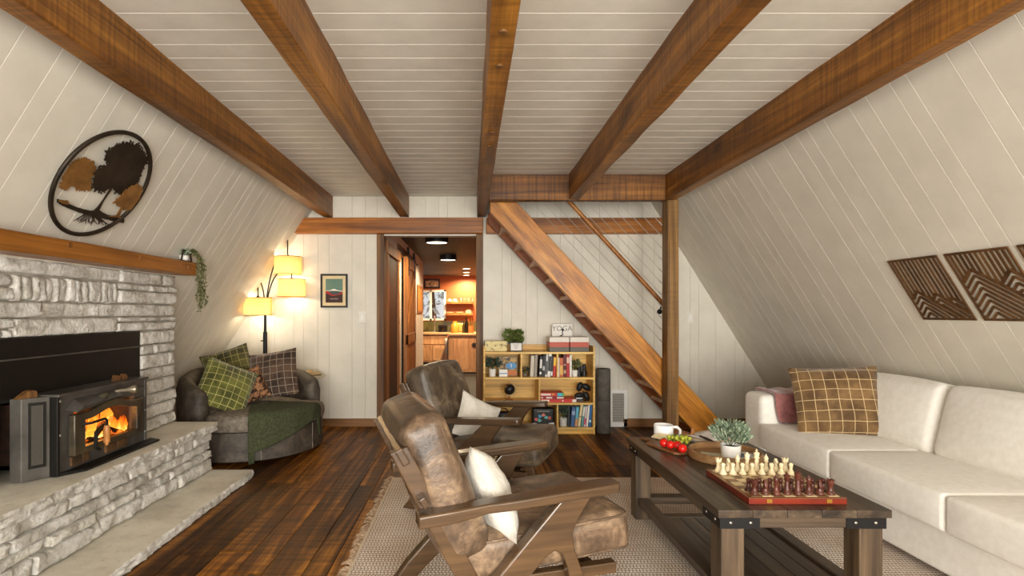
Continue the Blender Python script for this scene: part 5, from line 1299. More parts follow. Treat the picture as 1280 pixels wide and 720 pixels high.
# ------------------------------------------------------------ bookcase
M['pine'] = wood('golden_pine', [srgb(200,150,68), srgb(230,186,100), srgb(244,208,130)], 'x', 5, 0.06, 0.45, 0.06, 0.05)
SH = 5.18; SD = 0.32; fz = SH / F
def sxp(px): return (px - CX) * fz
def szp(py): return H - (py - CY) * fz
bx0, bx1 = sxp(604.3), sxp(743.8)
bk = empty('pine_bookcase', ((bx0+bx1)/2, SH, 0)); tag(bk, 'golden pine bookcase with seven open compartments against the back wall', 'bookcase')
bo = bk.location
def bb_(a, b, name, mat=None): return MB().box([a[i]-bo[i] for i in range(3)], [b[i]-bo[i] for i in range(3)]).build(name, mat or M['pine'], bk, 0, bevel=0.0015)
zt = szp(440.0); th_ = 0.02; z2 = szp(471.8); z3 = szp(503.6); z4 = szp(534.5); SB = SH + SD
ztop = szp(433)
bb_((bx0, SH, 0), (bx0+0.018, SB, ztop), 'side_panel'); bb_((bx1-0.018, SH, 0), (bx1, SB, ztop), 'side_panel')
bb_((bx0+0.018, SB-0.012, 0.02), (bx1-0.018, SB, ztop + 0.0), 'back_panel')
for z in (zt, z2, z3, z4): bb_((bx0+0.018, SH, z-th_), (bx1-0.018, SB-0.012, z), 'shelf_board')
bb_((bx0+0.018, SH+0.012, 0), (bx1-0.018, SH+0.03, z4-th_), 'plinth')
dv = 0.016
for px, za, zb_ in ((651.8, z2, zt-th_), (697, z2, zt-th_), (674.4, z3, z2-th_), (649.5, z4, z3-th_), (697, z4, z3-th_)):
    X = sxp(px); bb_((X-dv/2, SH+0.004, za), (X+dv/2, SB-0.012, zb_), 'divider')
# books
def book(px0, px1, ztop_px, zbase, col, label, lean=0.0, depth=0.17, accent=None, group=None, yoff=0.04):
    x0, x1 = sxp(px0), sxp(px1); hgt = max(0.05, (szp(ztop_px) - zbase) / math.cos(lean)); wd = (x1 - x0)
    o = empty('book', (x1 if lean >= 0 else x0, SH + yoff, zbase + 0.001)); tag(o, label, 'book', group)
    a, b = (-wd, 0) if lean >= 0 else (0, wd)
    cm = plain(*col, 0.5)
    MB().box((a, 0, 0), (b, 0.004, hgt)).box((a, 0.004, 0), (a+0.0025, depth, hgt)).box((b-0.0025, 0.004, 0), (b, depth, hgt)).build('cover', cm, o, 0)
    MB().box((a+0.0025, 0.004, 0.003), (b-0.0025, depth-0.004, hgt-0.004)).build('pages', plain(232,226,208,0.8), o, 0)
    if accent:
        for (f0, f1, c) in accent: MB().box((a+0.001, -0.0006, hgt*f0), (b-0.001, 0.0002, hgt*f1)).build('spine_print', plain(*c, 0.5), o, 0)
    o.rotation_euler = (0, lean, 0)
    return o
g1 = 'books in the upper middle compartment'; g2 = 'books in the upper end compartment'; g3 = 'books in the bottom compartment'
BW = [(0.12,0.24,(230,228,222)), (0.42,0.85,(214,212,206))]
book(663.2, 667.5, 445, z2, (196,186,170), 'thick grey-beige book, first of the upright row in the upper middle compartment', 0.05, group=g1)
book(668.2, 671.5, 444, z2, (150,140,126), 'taupe book between the grey-beige book and the black spines', 0.05, group=g1)
book(674.6, 677.6, 446, z2, (32,31,32), 'slim black book with white lettering beside the taupe book', 0.05, accent=BW, group=g1)
book(678.2, 681.4, 445, z2, (26,26,28), 'black book with one pale band in the upper middle compartment', 0.06, accent=[(0.3,0.5,(180,180,178))], group=g1)
book(682.0, 684.4, 443.6, z2, (214,214,212), 'thin pale grey book among the black spines', 0.06, accent=[(0.1,0.7,(70,72,76))], group=g1)
book(685.0, 688.4, 443.2, z2, (236,234,228), 'white book with black lettering in the upper middle compartment', 0.07, accent=[(0.25,0.9,(40,40,42))], group=g1)
book(689.0, 691.4, 445.4, z2, (30,32,36), 'black book beside the red and yellow spine', 0.05, accent=[(0.05,0.25,(225,225,222))], group=g1)
book(692.0, 695.2, 446.8, z2, (196,40,32), 'red book with a yellow top on the spine', 0.04, accent=[(0.55,0.97,(236,190,60))], group=g1)
book(698.6, 700.2, 447.5, z2, (228,224,212), 'slim cream book at the divider of the upper end compartment', 0, group=g2)
book(700.6, 704.8, 448, z2, (196,96,56), 'orange and yellow spined book in the upper end compartment', 0, accent=[(0.1,0.6,(222,176,86))], group=g2)
book(705.2, 708.8, 443.4, z2, (92,20,22), 'tall dark maroon book in the upper end compartment', 0, accent=[(0.15,0.3,(190,150,120)), (0.5,0.56,(190,150,120))], group=g2)
book(709.2, 712.8, 443.0, z2, (176,34,32), 'tall bright red book beside the maroon one', 0, accent=[(0.6,0.85,(226,190,170))], group=g2)
book(713.2, 715.6, 444.2, z2, (234,230,222), 'tall white book beside the small potted plant', 0, group=g2)
cb = [(710.8,713.4,508,(36,40,44),0.0), (714.2,718.6,510.4,(58,92,140),0.08), (719.4,722.6,510,(96,178,206),0.09), (723.2,726.2,505.4,(222,206,160),0.14), (727.2,729.8,508.6,(90,150,150),0.13), (730.6,733,509,(208,196,200),0.11), (733.8,736,507.6,(238,234,226),0.1), (737,740,507,(36,104,168),0.05)]
nmz = ['black book beside the grey potted plant, bottom compartment', 'dark blue book leaning in the bottom compartment', 'sky blue book with an orange base in the bottom compartment', 'tall cream book leaning in the bottom compartment', 'teal and white book behind the tall cream one', 'pale pink spined book in the bottom compartment', 'slim white book beside the bright blue one', 'bright blue book at the side panel of the bottom compartment']
acc = [None, [(0.6,0.8,(150,170,200))], [(0.02,0.4,(206,140,90))], [(0.4,0.44,(120,90,60))], [(0.5,0.95,(226,228,222))], [(0.1,0.4,(196,70,110))], None, [(0.2,0.3,(200,220,236))]]
for (a, b, zt_, c, ln), lb, ac in zip(cb, nmz, acc): book(a, b, zt_, z4, c, lb, ln, 0.16, ac, g3)
# magazines standing face out in the first compartment
def cover_card(px0, px1, py0, zb, y, tilt, cols, label, th=0.012):
    x0, x1 = sxp(px0), sxp(px1); h_ = szp(py0) - zb
    o = empty('magazine', ((x0+x1)/2, SH + y, zb + 0.001)); tag(o, label, 'magazine'); w_ = (x1-x0)/2
    MB().box((-w_, 0, 0), (w_, th, h_)).build('pages', plain(*cols[0], 0.5), o, 0)
    return o, w_, h_
o, w_, h_ = cover_card(623.5, 648, 447, z2, 0.12, 0.1, [(120,104,76)], 'colourful magazine propped face out with a round blue emblem')
t2_ = twotone('magazine_photo', srgb(52,46,36), srgb(196,160,96), 22, 0.5, 0, lo=0.42, hi=0.6)
MB().box((-w_+0.004, -0.0008, h_*0.3), (w_-0.004, 0.0, h_-0.004)).build('cover_photo', t2_, o, 0)
MB().prism([(0.035 + 0.055*math.cos(a), h_*0.52 + 0.034*math.sin(a)) for a in [2*PI*k/24 for k in range(24)]], -0.003, -0.001, 'y').build('blue_emblem', plain(58,132,190,0.4), o, 0)
text('emblem_mark', '5', 0.045, M['white'], o, Matrix.Translation((0.035, -0.0034, h_*0.52)) @ Matrix.Rotation(R(90), 4, 'X'), 0.0003)
MB().box((0.0, -0.0016, 0.006), (w_-0.006, -0.0008, h_*0.28)).build('cover_print', plain(196,110,50,0.5), o, 0)
o, w_, h_ = cover_card(624.5, 635, 463, z2, 0.07, 0.1, [(236,234,230)], 'small white and pale blue card in front of the magazine', 0.004)
MB().box((-w_+0.003, -0.0008, h_*0.35), (w_-0.003, 0.0, h_*0.5)).build('printed_band', plain(120,160,196,0.5), o, 0)
# plants on the shelves
potted('potted_herb', (sxp(616), SH+0.10, z2+0.001), potp(0.036, 0.072), M['pot_white'], M['leaf_dark'], 150, 0.10, 0.075, 0.042, 'bushy green plant in a white pot beside the magazine', 41, 0.4, 0.5)
potted('small_sprig', (sxp(657.5), SH+0.12, z2+0.001), potp(0.024, 0.028), plain(120,112,100,0.6), M['leaf_dark'], 60, 0.055, 0.045, 0.028, 'tiny grey sprig ornament in the upper middle compartment', 42, 0.4, 0.5)
potted('potted_succulent', (sxp(720.5), SH+0.08, z2+0.001), potp(0.03, 0.062), M['pot_white'], M['leaf_lime'], 90, 0.09, 0.045, 0.04, 'leafy plant in a white pot beside the binoculars', 43, 0.5, 0.6)
potted('potted_grass', (sxp(706), SH+0.08, z4+0.001), potp(0.038, 0.08), plain(206,206,200,0.5), M['leaf_dark'], 170, 0.12, 0.06, 0.055, 'dusty grey-green plant in a pale pot in the bottom compartment', 44, 0.75, 0.16)
potted('potted_ivy', (sxp(644), SH+0.16, zt+0.001), potp(0.03, 0.05), M['black'], M['leaf_green'], 170, 0.15, 0.085, 0.05, 'bright green leafy plant standing on top of the bookcase', 45, 0.4, 0.6)
# binoculars
o = empty('binoculars', (sxp(729.5), SH+0.10, z2+0.001)); tag(o, 'black binoculars standing on end beside the small plant', 'binoculars')
for s in (-1, 1): MB().lathe([(0.027,0),(0.027,0.045),(0.021,0.06),(0.02,0.105),(0.016,0.12),(0.001,0.12)], 14, Matrix.Translation((s*0.026,0,0))).build('barrel', M['black'], o)
MB().box((-0.012,-0.012,0.03),(0.012,0.012,0.1)).build('bridge', M['black'], o, 0)
# globe
o = empty('desk_globe', (sxp(637.8), SH+0.12, z3+0.001)); tag(o, 'black and gold desk globe on a wooden foot', 'globe')
gt_ = twotone('globe_map', srgb(24,24,26), srgb(196,156,88), 14, 0.35, 0, lo=0.58, hi=0.6, rand=0)
MB().ell((0,0,0.115),(0.056,)*3, 24, 16).build('sphere', gt_, o, 180)
MB().tube([(0.066*math.sin(a), 0, 0.115 - 0.066*math.cos(a)) for a in [R(-20 + 10*k) for k in range(20)]], 0.0045, 8).build('meridian', plain(222,200,150,0.3,0.5), o)
MB().lathe([(0.038,0),(0.04,0.008),(0.036,0.016),(0.012,0.022),(0.008,0.05),(0.001,0.05)], 20).build('foot', M['casing'], o)
# game boxes
def gbox_(px0, px1, zb, h_, col, label, prints, y=0.03, d=0.2):
    x0, x1 = sxp(px0), sxp(px1); o = empty('game_box', ((x0+x1)/2, SH+y, zb+0.0008)); tag(o, label, 'game box', 'stacked game boxes'); w2 = (x1-x0)/2
    MB().box((-w2, 0, 0), (w2, d, h_*0.55)).build('tray', plain(*col, 0.45), o, 0, bevel=0.001)
    MB().box((-w2-0.001, -0.001, h_*0.55+0.0003), (w2+0.001, d+0.001, h_)).build('lid', plain(*col, 0.45), o, 0, bevel=0.001)
    for (a, b, f0, f1, c) in prints: MB().box((-w2+2*w2*a, -0.002, h_*f0), (-w2+2*w2*b, -0.001, h_*f1)).build('printed_mark', plain(*c, 0.45), o, 0)
gbox_(675.8, 721.5, z3, 0.031, (200,52,46), 'long red game box at the bottom of the stack', [(0.03,0.25,0.2,0.8,(240,224,214)), (0.6,0.64,0.3,0.7,(240,230,220)), (0.88,0.99,0.05,0.95,(232,226,216))])
gbox_(675.8, 705.8, z3+0.0318, 0.026, (150,30,34), 'dark red game box with white marks in the middle of the stack', [(0.04,0.12,0.3,0.7,(236,220,214)), (0.25,0.5,0.2,0.8,(236,220,214)), (0.7,0.98,0.2,0.7,(230,226,220))], 0.032, 0.19)
gbox_(675.8, 705.6, z3+0.0588, 0.033, (204,58,44), 'red game box with blue and green end on top of the stack', [(0.03,0.45,0.25,0.8,(240,224,218)), (0.5,0.6,0.3,0.9,(226,150,60)), (0.72,0.92,0.0,1.0,(66,186,214)), (0.92,1.0,0.0,1.0,(84,176,84))], 0.034, 0.18)
text('lettering', 'SCRABBLE', 0.02, M['white'], bpy.data.objects['game_box'], Matrix.Translation((-0.12, -0.0024, 0.016)) @ Matrix.Rotation(R(90), 4, 'X'), 0.0002) if False else None
# dark metal petal ornament with books
o = empty('petal_ornament', (sxp(732), SH+0.10, z3+0.001)); tag(o, 'black four-petal ornament standing in the middle shelf', 'ornament')
for (cx_, cz_, a, sx_, sz_) in ((-0.033,0.14,20,0.03,0.05), (0.035,0.135,-55,0.032,0.05), (0.035,0.045,-20,0.028,0.05), (-0.04,0.055,75,0.028,0.048)):
    Mx = Matrix.Translation((cx_,0,cz_)) @ Matrix.Rotation(R(a), 4, 'Y'); mb = MB()
    mb.surf(lambda u, v: tuple(Mx @ Vector((sx_*math.sin(PI*v*0.5)*math.cos(2*PI*u), 0.02*(math.sin(PI*v*0.5)**2) - 0.0, sz_*math.sin(PI*v*0.5)*math.sin(2*PI*u)))), 20, 6, True)
    mb.build('petal', plain(44,44,44,0.4,0.4), o, 180, solid=0.003)
MB().lathe([(0.03,0),(0.03,0.006),(0.006,0.01),(0.006,0.09),(0.012,0.095),(0.001,0.1)], 14, Matrix.Translation((0,0.02,0))).build('stand', M['iron'], o)
o = empty('leaning_notebook', (sxp(726), SH+0.045, z3+0.001)); tag(o, 'small dark notebook stack by the petal ornament', 'book'); 
MB().box((-0.035,0,0),(0.04,0.05,0.018)).build('cover', plain(84,70,62,0.6), o, 0); MB().box((-0.04,0.005,0.0185),(0.03,0.05,0.05)).build('upper_book', plain(26,30,34,0.5), o, 0)
MB().box((-0.036,0.0042,0.03),(0.026,0.005,0.04)).build('spine_print', plain(216,222,226,0.5), o, 0)
# bag, camera and card in the lower row
o = empty('game_bag', (sxp(680), SH+0.10, z4+0.001)); tag(o, 'black bag with colourful creatures printed on it', 'bag')
mb = MB(); rbox(mb, (0,0,0.092), (0.22,0.11,0.18), 0.02, 6); mb.build('body', M['black'], o)
MB().tube([(-0.05,0,0.18),(-0.045,0,0.205),(0.045,0,0.205),(0.05,0,0.18)], 0.006, 6).build('handle', M['black'], o)
for k, (x, z, c) in enumerate(((-0.07,0.07,(208,90,96)), (-0.035,0.10,(70,150,196)), (-0.04,0.06,(84,176,160)), (0.0,0.115,(214,120,110)), (0.03,0.09,(90,180,190)), (0.06,0.085,(200,90,70)))):
    MB().prism([(x + 0.018*(1+0.3*math.sin(3*a+k))*math.cos(a), z + 0.016*math.sin(a)) for a in [2*PI*q/14 for q in range(14)]], -0.0575, -0.056, 'y').build('printed_blob', plain(*c, 0.5), o, 0)
MB().box((-0.06,-0.0575,0.147),(0.06,-0.056,0.153)).build('printed_line', plain(150,146,140,0.5), o, 0)
o = empty('game_controller', (sxp(667), SH+0.04, z4+0.001)); tag(o, 'small white gadget lying before the black bag', 'gadget'); mb = MB(); rbox(mb, (0,0,0.012), (0.08,0.05,0.022), 0.008, 5); rbox(mb, (0.01,-0.01,0.03), (0.05,0.03,0.014), 0.005, 5); mb.build('body', M['white'], o)
o = MB().prism([(-0.05,0),(0.055,0),(0.055,0.045),(0.01,0.04)], 0, 0.006, 'y').build('folded_card', plain(214,218,224,0.5), None, 0, loc=(sxp(686), SH+0.018, z4+0.001)); tag(o, 'pale folded card leaning on the black bag', 'card')
o = empty('camera_case', (sxp(634), SH+0.12, z4+0.001)); tag(o, 'dark camera case with a strap in the lower shelf', 'camera')
mb = MB(); rbox(mb, (0,0,0.07), (0.16,0.10,0.13), 0.025, 6); mb.build('body', M['black'], o)
MB().tube([(-0.07,0,0.12),(-0.05,0,0.17),(-0.01,0,0.165),(0.02,0,0.135)], 0.006, 6).build('strap', M['black'], o); MB().lathe([(0.03,0),(0.028,0.03),(0.001,0.03)], 16, Matrix.Translation((0.03,-0.05,0.07)) @ Matrix.Rotation(R(90),4,'X')).build('lens', plain(40,40,42,0.2), o)
# things on top of the bookcase
o = empty('photo_box', (sxp(620.5), SH+0.10, zt+0.001)); tag(o, 'long pale yellow box with a dark sketched pattern on the bookcase', 'box')
MB().box((-0.11,0,0),(0.11,0.09,0.1)).build('body', twotone('sketch_print', srgb(70,60,40), srgb(222,206,150), 26, 0.6, 0, lo=0.36, hi=0.46, rand=0), o, 0, bevel=0.002); MB().box((-0.117,0,0),(-0.111,0.09,0.1)).build('end_cap', M['black'], o, 0)
o = tag(empty('small_photo_frame', (sxp(646), SH+0.07, zt+0.046)), 'small black framed certificate in front of the leafy plant', 'picture')
o.rotation_euler = (R(-8), 0, R(-4))
for a, b in (((-0.062,-0.044),(0.062,-0.036)), ((-0.062,0.036),(0.062,0.044)), ((-0.062,-0.036),(-0.054,0.036)), ((0.054,-0.036),(0.062,0.036))): MB().box((a[0],-0.006,a[1]),(b[0],0.006,b[1])).build('frame', M['black'], o, 0)
pr_ = MB().box((-0.054,-0.003,-0.036),(0.054,0.004,0.036)).build('print', plain(216,212,204,0.4), o, 0)
for k in range(4): MB().box((-0.03+0.004*k,-0.0036,0.02-0.013*k),(0.03-0.006*k,-0.003,0.024-0.013*k)).build('printed_line', plain(120,116,110,0.5), pr_, 0)
for px0, px1, lab in ((687.6, 712.2, 'square white, coral and grey striped box at the plant side of the bookcase top'), (713.4, 737, 'striped white, coral and grey box standing at the yoga mat end')):
    x0, x1 = sxp(px0), sxp(px1); o = empty('striped_box', ((x0+x1)/2, SH+0.03, zt+0.0008)); tag(o, lab, 'box', 'striped boxes on the bookcase'); w2 = (x1-x0)/2; hb = szp(421.8)-zt
    for nm, f0, f1, c in (('lid', 0.66, 1.0, (226,218,206)), ('coral_band', 0.31, 0.66, (186,84,66)), ('grey_base', 0.0, 0.31, (96,92,82))):
        MB().box((-w2,0,hb*f0+0.0003),(w2,0.2,hb*f1)).build(nm, plain(*c,0.5), o, 0, bevel=0.001)
o = tag(empty('yoga_sign', (sxp(708.2), SH+0.25, szp(423.0))), 'white sign reading YOGA with a sketched figure standing behind the striped boxes', 'sign')
sw, sh_ = 0.205, 0.135
MB().box((-sw/2,0,-0.115),(sw/2,0.012,sh_)).build('board', plain(230,226,218,0.5), o, 0)
text('lettering', 'YOGA', 0.074, plain(120,116,110,0.6), o, Matrix.Translation((0,-0.001,0.088)) @ Matrix.Rotation(R(90),4,'X'), 0.0004)
ink = plain(46,42,40,0.6)
MB().ell((0.006,-0.002,0.075),(0.014,0.002,0.014),12,8).tube([(0.006,-0.002,0.065),(-0.0,-0.002,0.045),(0.008,-0.002,0.03),(-0.012,-0.002,0.014),(-0.032,-0.002,0.006)],[0.004,0.006,0.006,0.007,0.005],6).build('figure_drawing', ink, o)
# yoga mats, floor vent
M['mat'] = twotone('grey_foam', srgb(78,74,68), srgb(98,94,87), 12, 0.85, 0.15, 80)
myc = SH + 0.075; mx_ = at(754.3, 543, myc).x; mh = 0.318
for k, lab in enumerate(('rolled dark grey yoga mat standing on the floor beside the bookcase', 'rolled dark grey yoga mat balanced on top of another roll')):
    o = MB().lathe([(0.001,0.002),(0.064,0.0),(0.068,0.005),(0.068,mh-0.005),(0.064,mh),(0.001,mh-0.004)], 32).build('yoga_mat', M['mat'], None, 50, loc=(mx_, myc, 0.001 + k*(mh+0.001))); tag(o, lab, 'yoga mat')
    MB().tube([((0.012+0.0078*a)*math.cos(a), (0.012+0.0078*a)*math.sin(a), mh+0.0003) for a in [0.3*q for q in range(22)]], 0.0016, 5).build('rolled_edge', M['black'], o)
vx0, vx1 = at(762.5, 500, YB).x, at(783.5, 500, YB).x
o = empty('floor_vent', ((vx0+vx1)/2, YB-0.008, 0.0)); tag(o, 'white return air grille low on the back wall beside the yoga mats', 'vent'); w2 = (vx1-vx0)/2
for a, b in (((-w2,0.0),(w2,0.05)), ((-w2,0.35),(w2,0.39)), ((-w2,0.05),(-w2+0.02,0.35)), ((w2-0.035,0.05),(w2,0.35))): MB().box((a[0],-0.018,a[1]),(b[0],-0.001,b[1])).build('frame', M['white'], o, 0, bevel=0.003)
MB().box((-w2+0.02,-0.004,0.05),(w2-0.035,-0.001,0.35)).build('backing', plain(120,116,106,0.7), o, 0)
for k in range(18): MB().bar((-w2+0.02,-0.009,0.058+k*0.0167),(w2-0.035,-0.009,0.058+k*0.0167),0.012,0.003,(0,-0.6,0.8)).build('louvre', plain(186,182,172,0.5), o, 0)

# ------------------------------------------------------------ plant on the mantel end
pl = empty('mantel_plant', (-2.045, 3.76, 1.559)); tag(pl, 'trailing plant with a small white pot in a dark holder on the mantel end', 'plant')
mb = MB()
mb.box((-0.03,-0.085,0.0),(0.03,0.06,0.006)).bar((0.03,-0.08,0.003),(0.03,-0.055,0.075),0.006,0.012).bar((0.03,0.055,0.003),(0.03,0.035,0.075),0.006,0.012).bar((0.03,-0.062,0.075),(0.03,0.042,0.075),0.008,0.012)
mb.build('holder', plain(44,28,18,0.6), pl, 0)
MB().lathe([(0.001,0.006),(0.022,0.006),(0.03,0.016),(0.031,0.032),(0.027,0.042),(0.024,0.042)], 20, Matrix.Translation((0.012,-0.012,0.0))).build('white_pot', M['pot_white'], pl)
stuff(leafy(MB(), (0.012,-0.012,0.036), 60, 0.045, 0.034, 0.022, random.Random(3), 0.5, 0.7).build('pot_foliage', M['leaf_grey'], pl, 0))
rg = random.Random(17); vm = MB(); lv = MB()
for k in range(9):
    ph_ = rg.uniform(-1, 1); ln = rg.uniform(0.22, 0.40)
    pts = [Vector((0.0, 0.04, 0.06)), Vector((0.03 + 0.01*ph_, 0.09, 0.088)), Vector((0.065+0.018*ph_, 0.125+0.02*rg.uniform(-1,1), 0.03))]
    for q in range(1, 6): pts.append(Vector((0.072+0.03*ph_+0.01*rg.uniform(-1,1), 0.13+0.03*rg.uniform(-1,1), 0.03 - ln*q/5)))
    vm.tube(pts, 0.0018, 4)
    for q in range(len(pts)-1):
        for w2_ in range(9):
            p = pts[q].lerp(pts[q+1], w2_/9); d = Vector((rg.uniform(-1,1), rg.uniform(-1,1), rg.uniform(-0.8,0.5))).normalized(); s = rg.uniform(0.016,0.028)
            sd_ = d.cross(Vector((rg.uniform(-1,1),rg.uniform(-1,1),1))).normalized(); lv.add([p, p+d*s*0.5+sd_*s*0.32, p+d*s, p+d*s*0.5-sd_*s*0.32], [(0,1,2,3)])
vm.build('vines', plain(80,76,44,0.8), pl); stuff(lv.build('leaves', M['leaf_lime'], pl, 0))

# ------------------------------------------------------------ chess set
CZ = tz + 0.0008; bcx0, bcx1, bcy0, bcy1 = 1.070, 1.446, 2.027, 2.397; bth = 0.027
cbd = empty('chess_board', ((bcx0+bcx1)/2, (bcy0+bcy1)/2, CZ)); tag(cbd, 'folding wooden chess board with red sides on the coffee table', 'chess board')
bw2, bl2 = (bcx1-bcx0)/2, (bcy1-bcy0)/2
M['redwood'] = wood('red_lacquer', [srgb(70,16,9), srgb(108,30,13), srgb(136,46,20)], 'x', 6, 0.1, 0.3, 0.03, 0.05, spec=0.6)
M['walnut'] = wood('walnut_border', [srgb(92,58,34), srgb(122,82,50), srgb(146,102,66)], 'x', 6, 0.1, 0.35, 0.03, 0.05)
for s in (-1, 1): MB().box((-bw2, min(0.0006*s, bl2*s), 0), (bw2, max(0.0006*s, bl2*s), bth-0.004)).build('box_half', M['redwood'], cbd, 0, bevel=0.0015)
MB().box((-bw2, -bl2, bth-0.004), (bw2, bl2, bth-0.0015)).build('border', M['walnut'], cbd, 0, bevel=0.001)
sq = 0.0425; gm_ = 4*sq
lt = wood('maple_square', [srgb(206,180,130), srgb(224,200,152), srgb(236,216,172)], 'x', 6, 0.1, 0.35, 0.02, 0.05); dk = wood('walnut_square', [srgb(96,64,38), srgb(128,90,56), srgb(146,106,70)], 'x', 6, 0.1, 0.35, 0.02, 0.05)
for i in range(8):
    for j in range(8): MB().box((-gm_+i*sq, -gm_+j*sq, bth-0.0015), (-gm_+(i+1)*sq, -gm_+(j+1)*sq, bth)).build('square', dk if (i+j) % 2 == 0 else lt, cbd, 0)
brass = plain(196,152,70,0.3,0.8)
for x in (-0.11, 0.12): MB().box((x-0.01,-bl2-0.003,0.006),(x+0.01,-bl2,0.02)).build('clasp', brass, cbd, 0, bevel=0.001)
ivory = twotone('boxwood', srgb(224,206,164), srgb(238,224,188), 20, 0.4, 0.0); mahog = twotone('mahogany', srgb(62,30,22), srgb(98,52,40), 20, 0.3, 0.0)
base_p = [(0.0001,0),(0.0135,0),(0.0145,0.003),(0.0135,0.007),(0.0105,0.010)]
def prof(kind):
    if kind == 'pawn': return base_p + [(0.0065,0.018),(0.0055,0.024),(0.0085,0.027),(0.0055,0.029),(0.008,0.034),(0.0085,0.038),(0.006,0.043),(0.0001,0.045)]
    if kind == 'rook': return base_p + [(0.0085,0.018),(0.0078,0.034),(0.0115,0.038),(0.0115,0.049),(0.008,0.049),(0.008,0.045),(0.0001,0.045)]
    if kind == 'knight': return base_p + [(0.0095,0.016),(0.0085,0.020),(0.0001,0.021)]
    if kind == 'bishop': return base_p + [(0.007,0.020),(0.0058,0.036),(0.0095,0.040),(0.006,0.043),(0.0092,0.050),(0.007,0.058),(0.002,0.064),(0.0025,0.067),(0.0001,0.069)]
    if kind == 'queen': return base_p + [(0.0082,0.022),(0.0066,0.046),(0.011,0.050),(0.0072,0.053),(0.0112,0.066),(0.0085,0.068),(0.004,0.071),(0.003,0.075),(0.0001,0.077)]
    return base_p + [(0.0088,0.022),(0.0072,0.050),(0.012,0.054),(0.008,0.058),(0.0115,0.072),(0.008,0.076),(0.003,0.078),(0.0001,0.079)]
proto = {}
def piece(kind, light, i, j):
    key = (kind, light); m = ivory if light else mahog; sc_ = 1.12
    X = cbd.location.x - gm_ + (i+0.5)*sq; Y = cbd.location.y - gm_ + (j+0.5)*sq
    if key not in proto:
        t = empty('chess_' + kind); mb = MB()
        mb.lathe([(r*sc_, z*sc_) for r, z in prof(kind)], 16).build('body', m, t, 50)
        if kind == 'knight':
            hp = [(-0.009,0.019),(0.008,0.019),(0.0095,0.030),(0.007,0.042),(0.001,0.052),(-0.003,0.050),(-0.006,0.046),(-0.014,0.038),(-0.013,0.033),(-0.005,0.035),(-0.006,0.028)]
            MB().prism([(a*sc_, b*sc_) for a, b in hp], -0.0055, 0.0055, 'x').build('horse_head', m, t, 0, bevel=0.002)
        if kind == 'king': MB().box((-0.0015,-0.0015,0.087),(0.0015,0.0015,0.100)).box((-0.005,-0.0015,0.091),(0.005,0.0015,0.094)).build('cross', m, t, 0)
        if kind == 'rook':
            mb = MB()
            for q in range(5): a = q*1.2566; mb.cbox((0.0108*math.cos(a),0.0108*math.sin(a),0.0565),(0.005,0.005,0.005))
            mb.build('battlement', m, t, 0)
        proto[key] = t; o = t
    else: o = dup(proto[key])
    o.location = (X, Y, CZ + bth + 0.0004); o.rotation_euler = (0, 0, 0 if light else PI)
    col = 'ivory-coloured' if light else 'dark mahogany'; row = 'facing the dark army' if light else 'facing the ivory army'
    lab = {'pawn': '%s chess pawn in the front rank, %s', 'king': '%s chess king topped with a cross, %s', 'queen': '%s chess queen with a flared crown, %s'}.get(kind, '%s chess ' + kind + ' in the back rank, %s') % (col, row)
    tag(o, lab, 'chess piece', ('ivory ' if light else 'dark ') + kind + ('s' if kind not in ('king','queen') else ''))
order = ['rook','knight','bishop','queen','king','bishop','knight','rook']
for i, kd in enumerate(order):
    piece(kd, True, i, 7); piece('pawn', True, i, 6); piece(kd, False, i, 0); piece('pawn', False, i, 1)

# ------------------------------------------------------------ other things on the coffee table
tc_ = onz(906, 573, tz); TX, TYY = tc_.x, tc_.y
tr_ = empty('round_tray', (TX, TYY, tz + 0.0008)); tag(tr_, 'round wooden tray holding the potted plant', 'tray')
M['traywood'] = wood('tray_wood', [srgb(130,94,58), srgb(164,124,82), srgb(188,148,104)], 'x', 5, 0.12, 0.5, 0.1, 0.05)
MB().lathe([(0.001,0),(0.168,0),(0.172,0.004),(0.172,0.04),(0.168,0.044),(0.162,0.044),(0.160,0.04),(0.160,0.012),(0.001,0.012)], 48).build('tray_body', M['traywood'], tr_)
for a in (R(110), R(-70)):
    MB().tube([(0.166*math.cos(a-0.25),0.166*math.sin(a-0.25),0.045),(0.166*math.cos(a-0.2),0.166*math.sin(a-0.2),0.065),(0.166*math.cos(a+0.2),0.166*math.sin(a+0.2),0.065),(0.166*math.cos(a+0.25),0.166*math.sin(a+0.25),0.045)], 0.0045, 8).build('handle', M['iron'], tr_) if False else None
o = MB().box((-0.065,-0.045,0),(0.065,0.045,0.008)).build('yellow_magazine', plain(196,188,160,0.5), None, 0, loc=(TX-0.06, TYY-0.02, tz+0.0138), rot=(0,0,R(-25))); tag(o, 'small grey magazine with a yellow edge lying in the tray', 'magazine')
MB().box((-0.065,-0.046,0.0005),(0.065,-0.0445,0.0085)).box((-0.065,-0.046,0.008),(0.065,-0.02,0.0088)).build('yellow_spine', plain(222,190,40,0.5), o, 0)
o = MB().box((-0.07,-0.05,0),(0.07,0.05,0.004)).build('leaflet', plain(226,228,230,0.5), None, 0, loc=(TX+0.085, TYY-0.005, tz+0.0138), rot=(0,0,R(18))); tag(o, 'white printed leaflet lying in the tray behind the chess set', 'leaflet')
MB().box((-0.05,-0.03,0.004),(0.03,0.03,0.0046)).build('printed_block', plain(96,110,124,0.5), o, 0)
potted('potted_sedum', (TX+0.0, TYY-0.06, tz+0.0134), potp(0.047, 0.072), M['pot_white'], M['leaf_grey'], 620, 0.105, 0.085, 0.030, 'bushy pale grey-green succulent in a white pot on the round tray', 61, 0.55, 0.32)
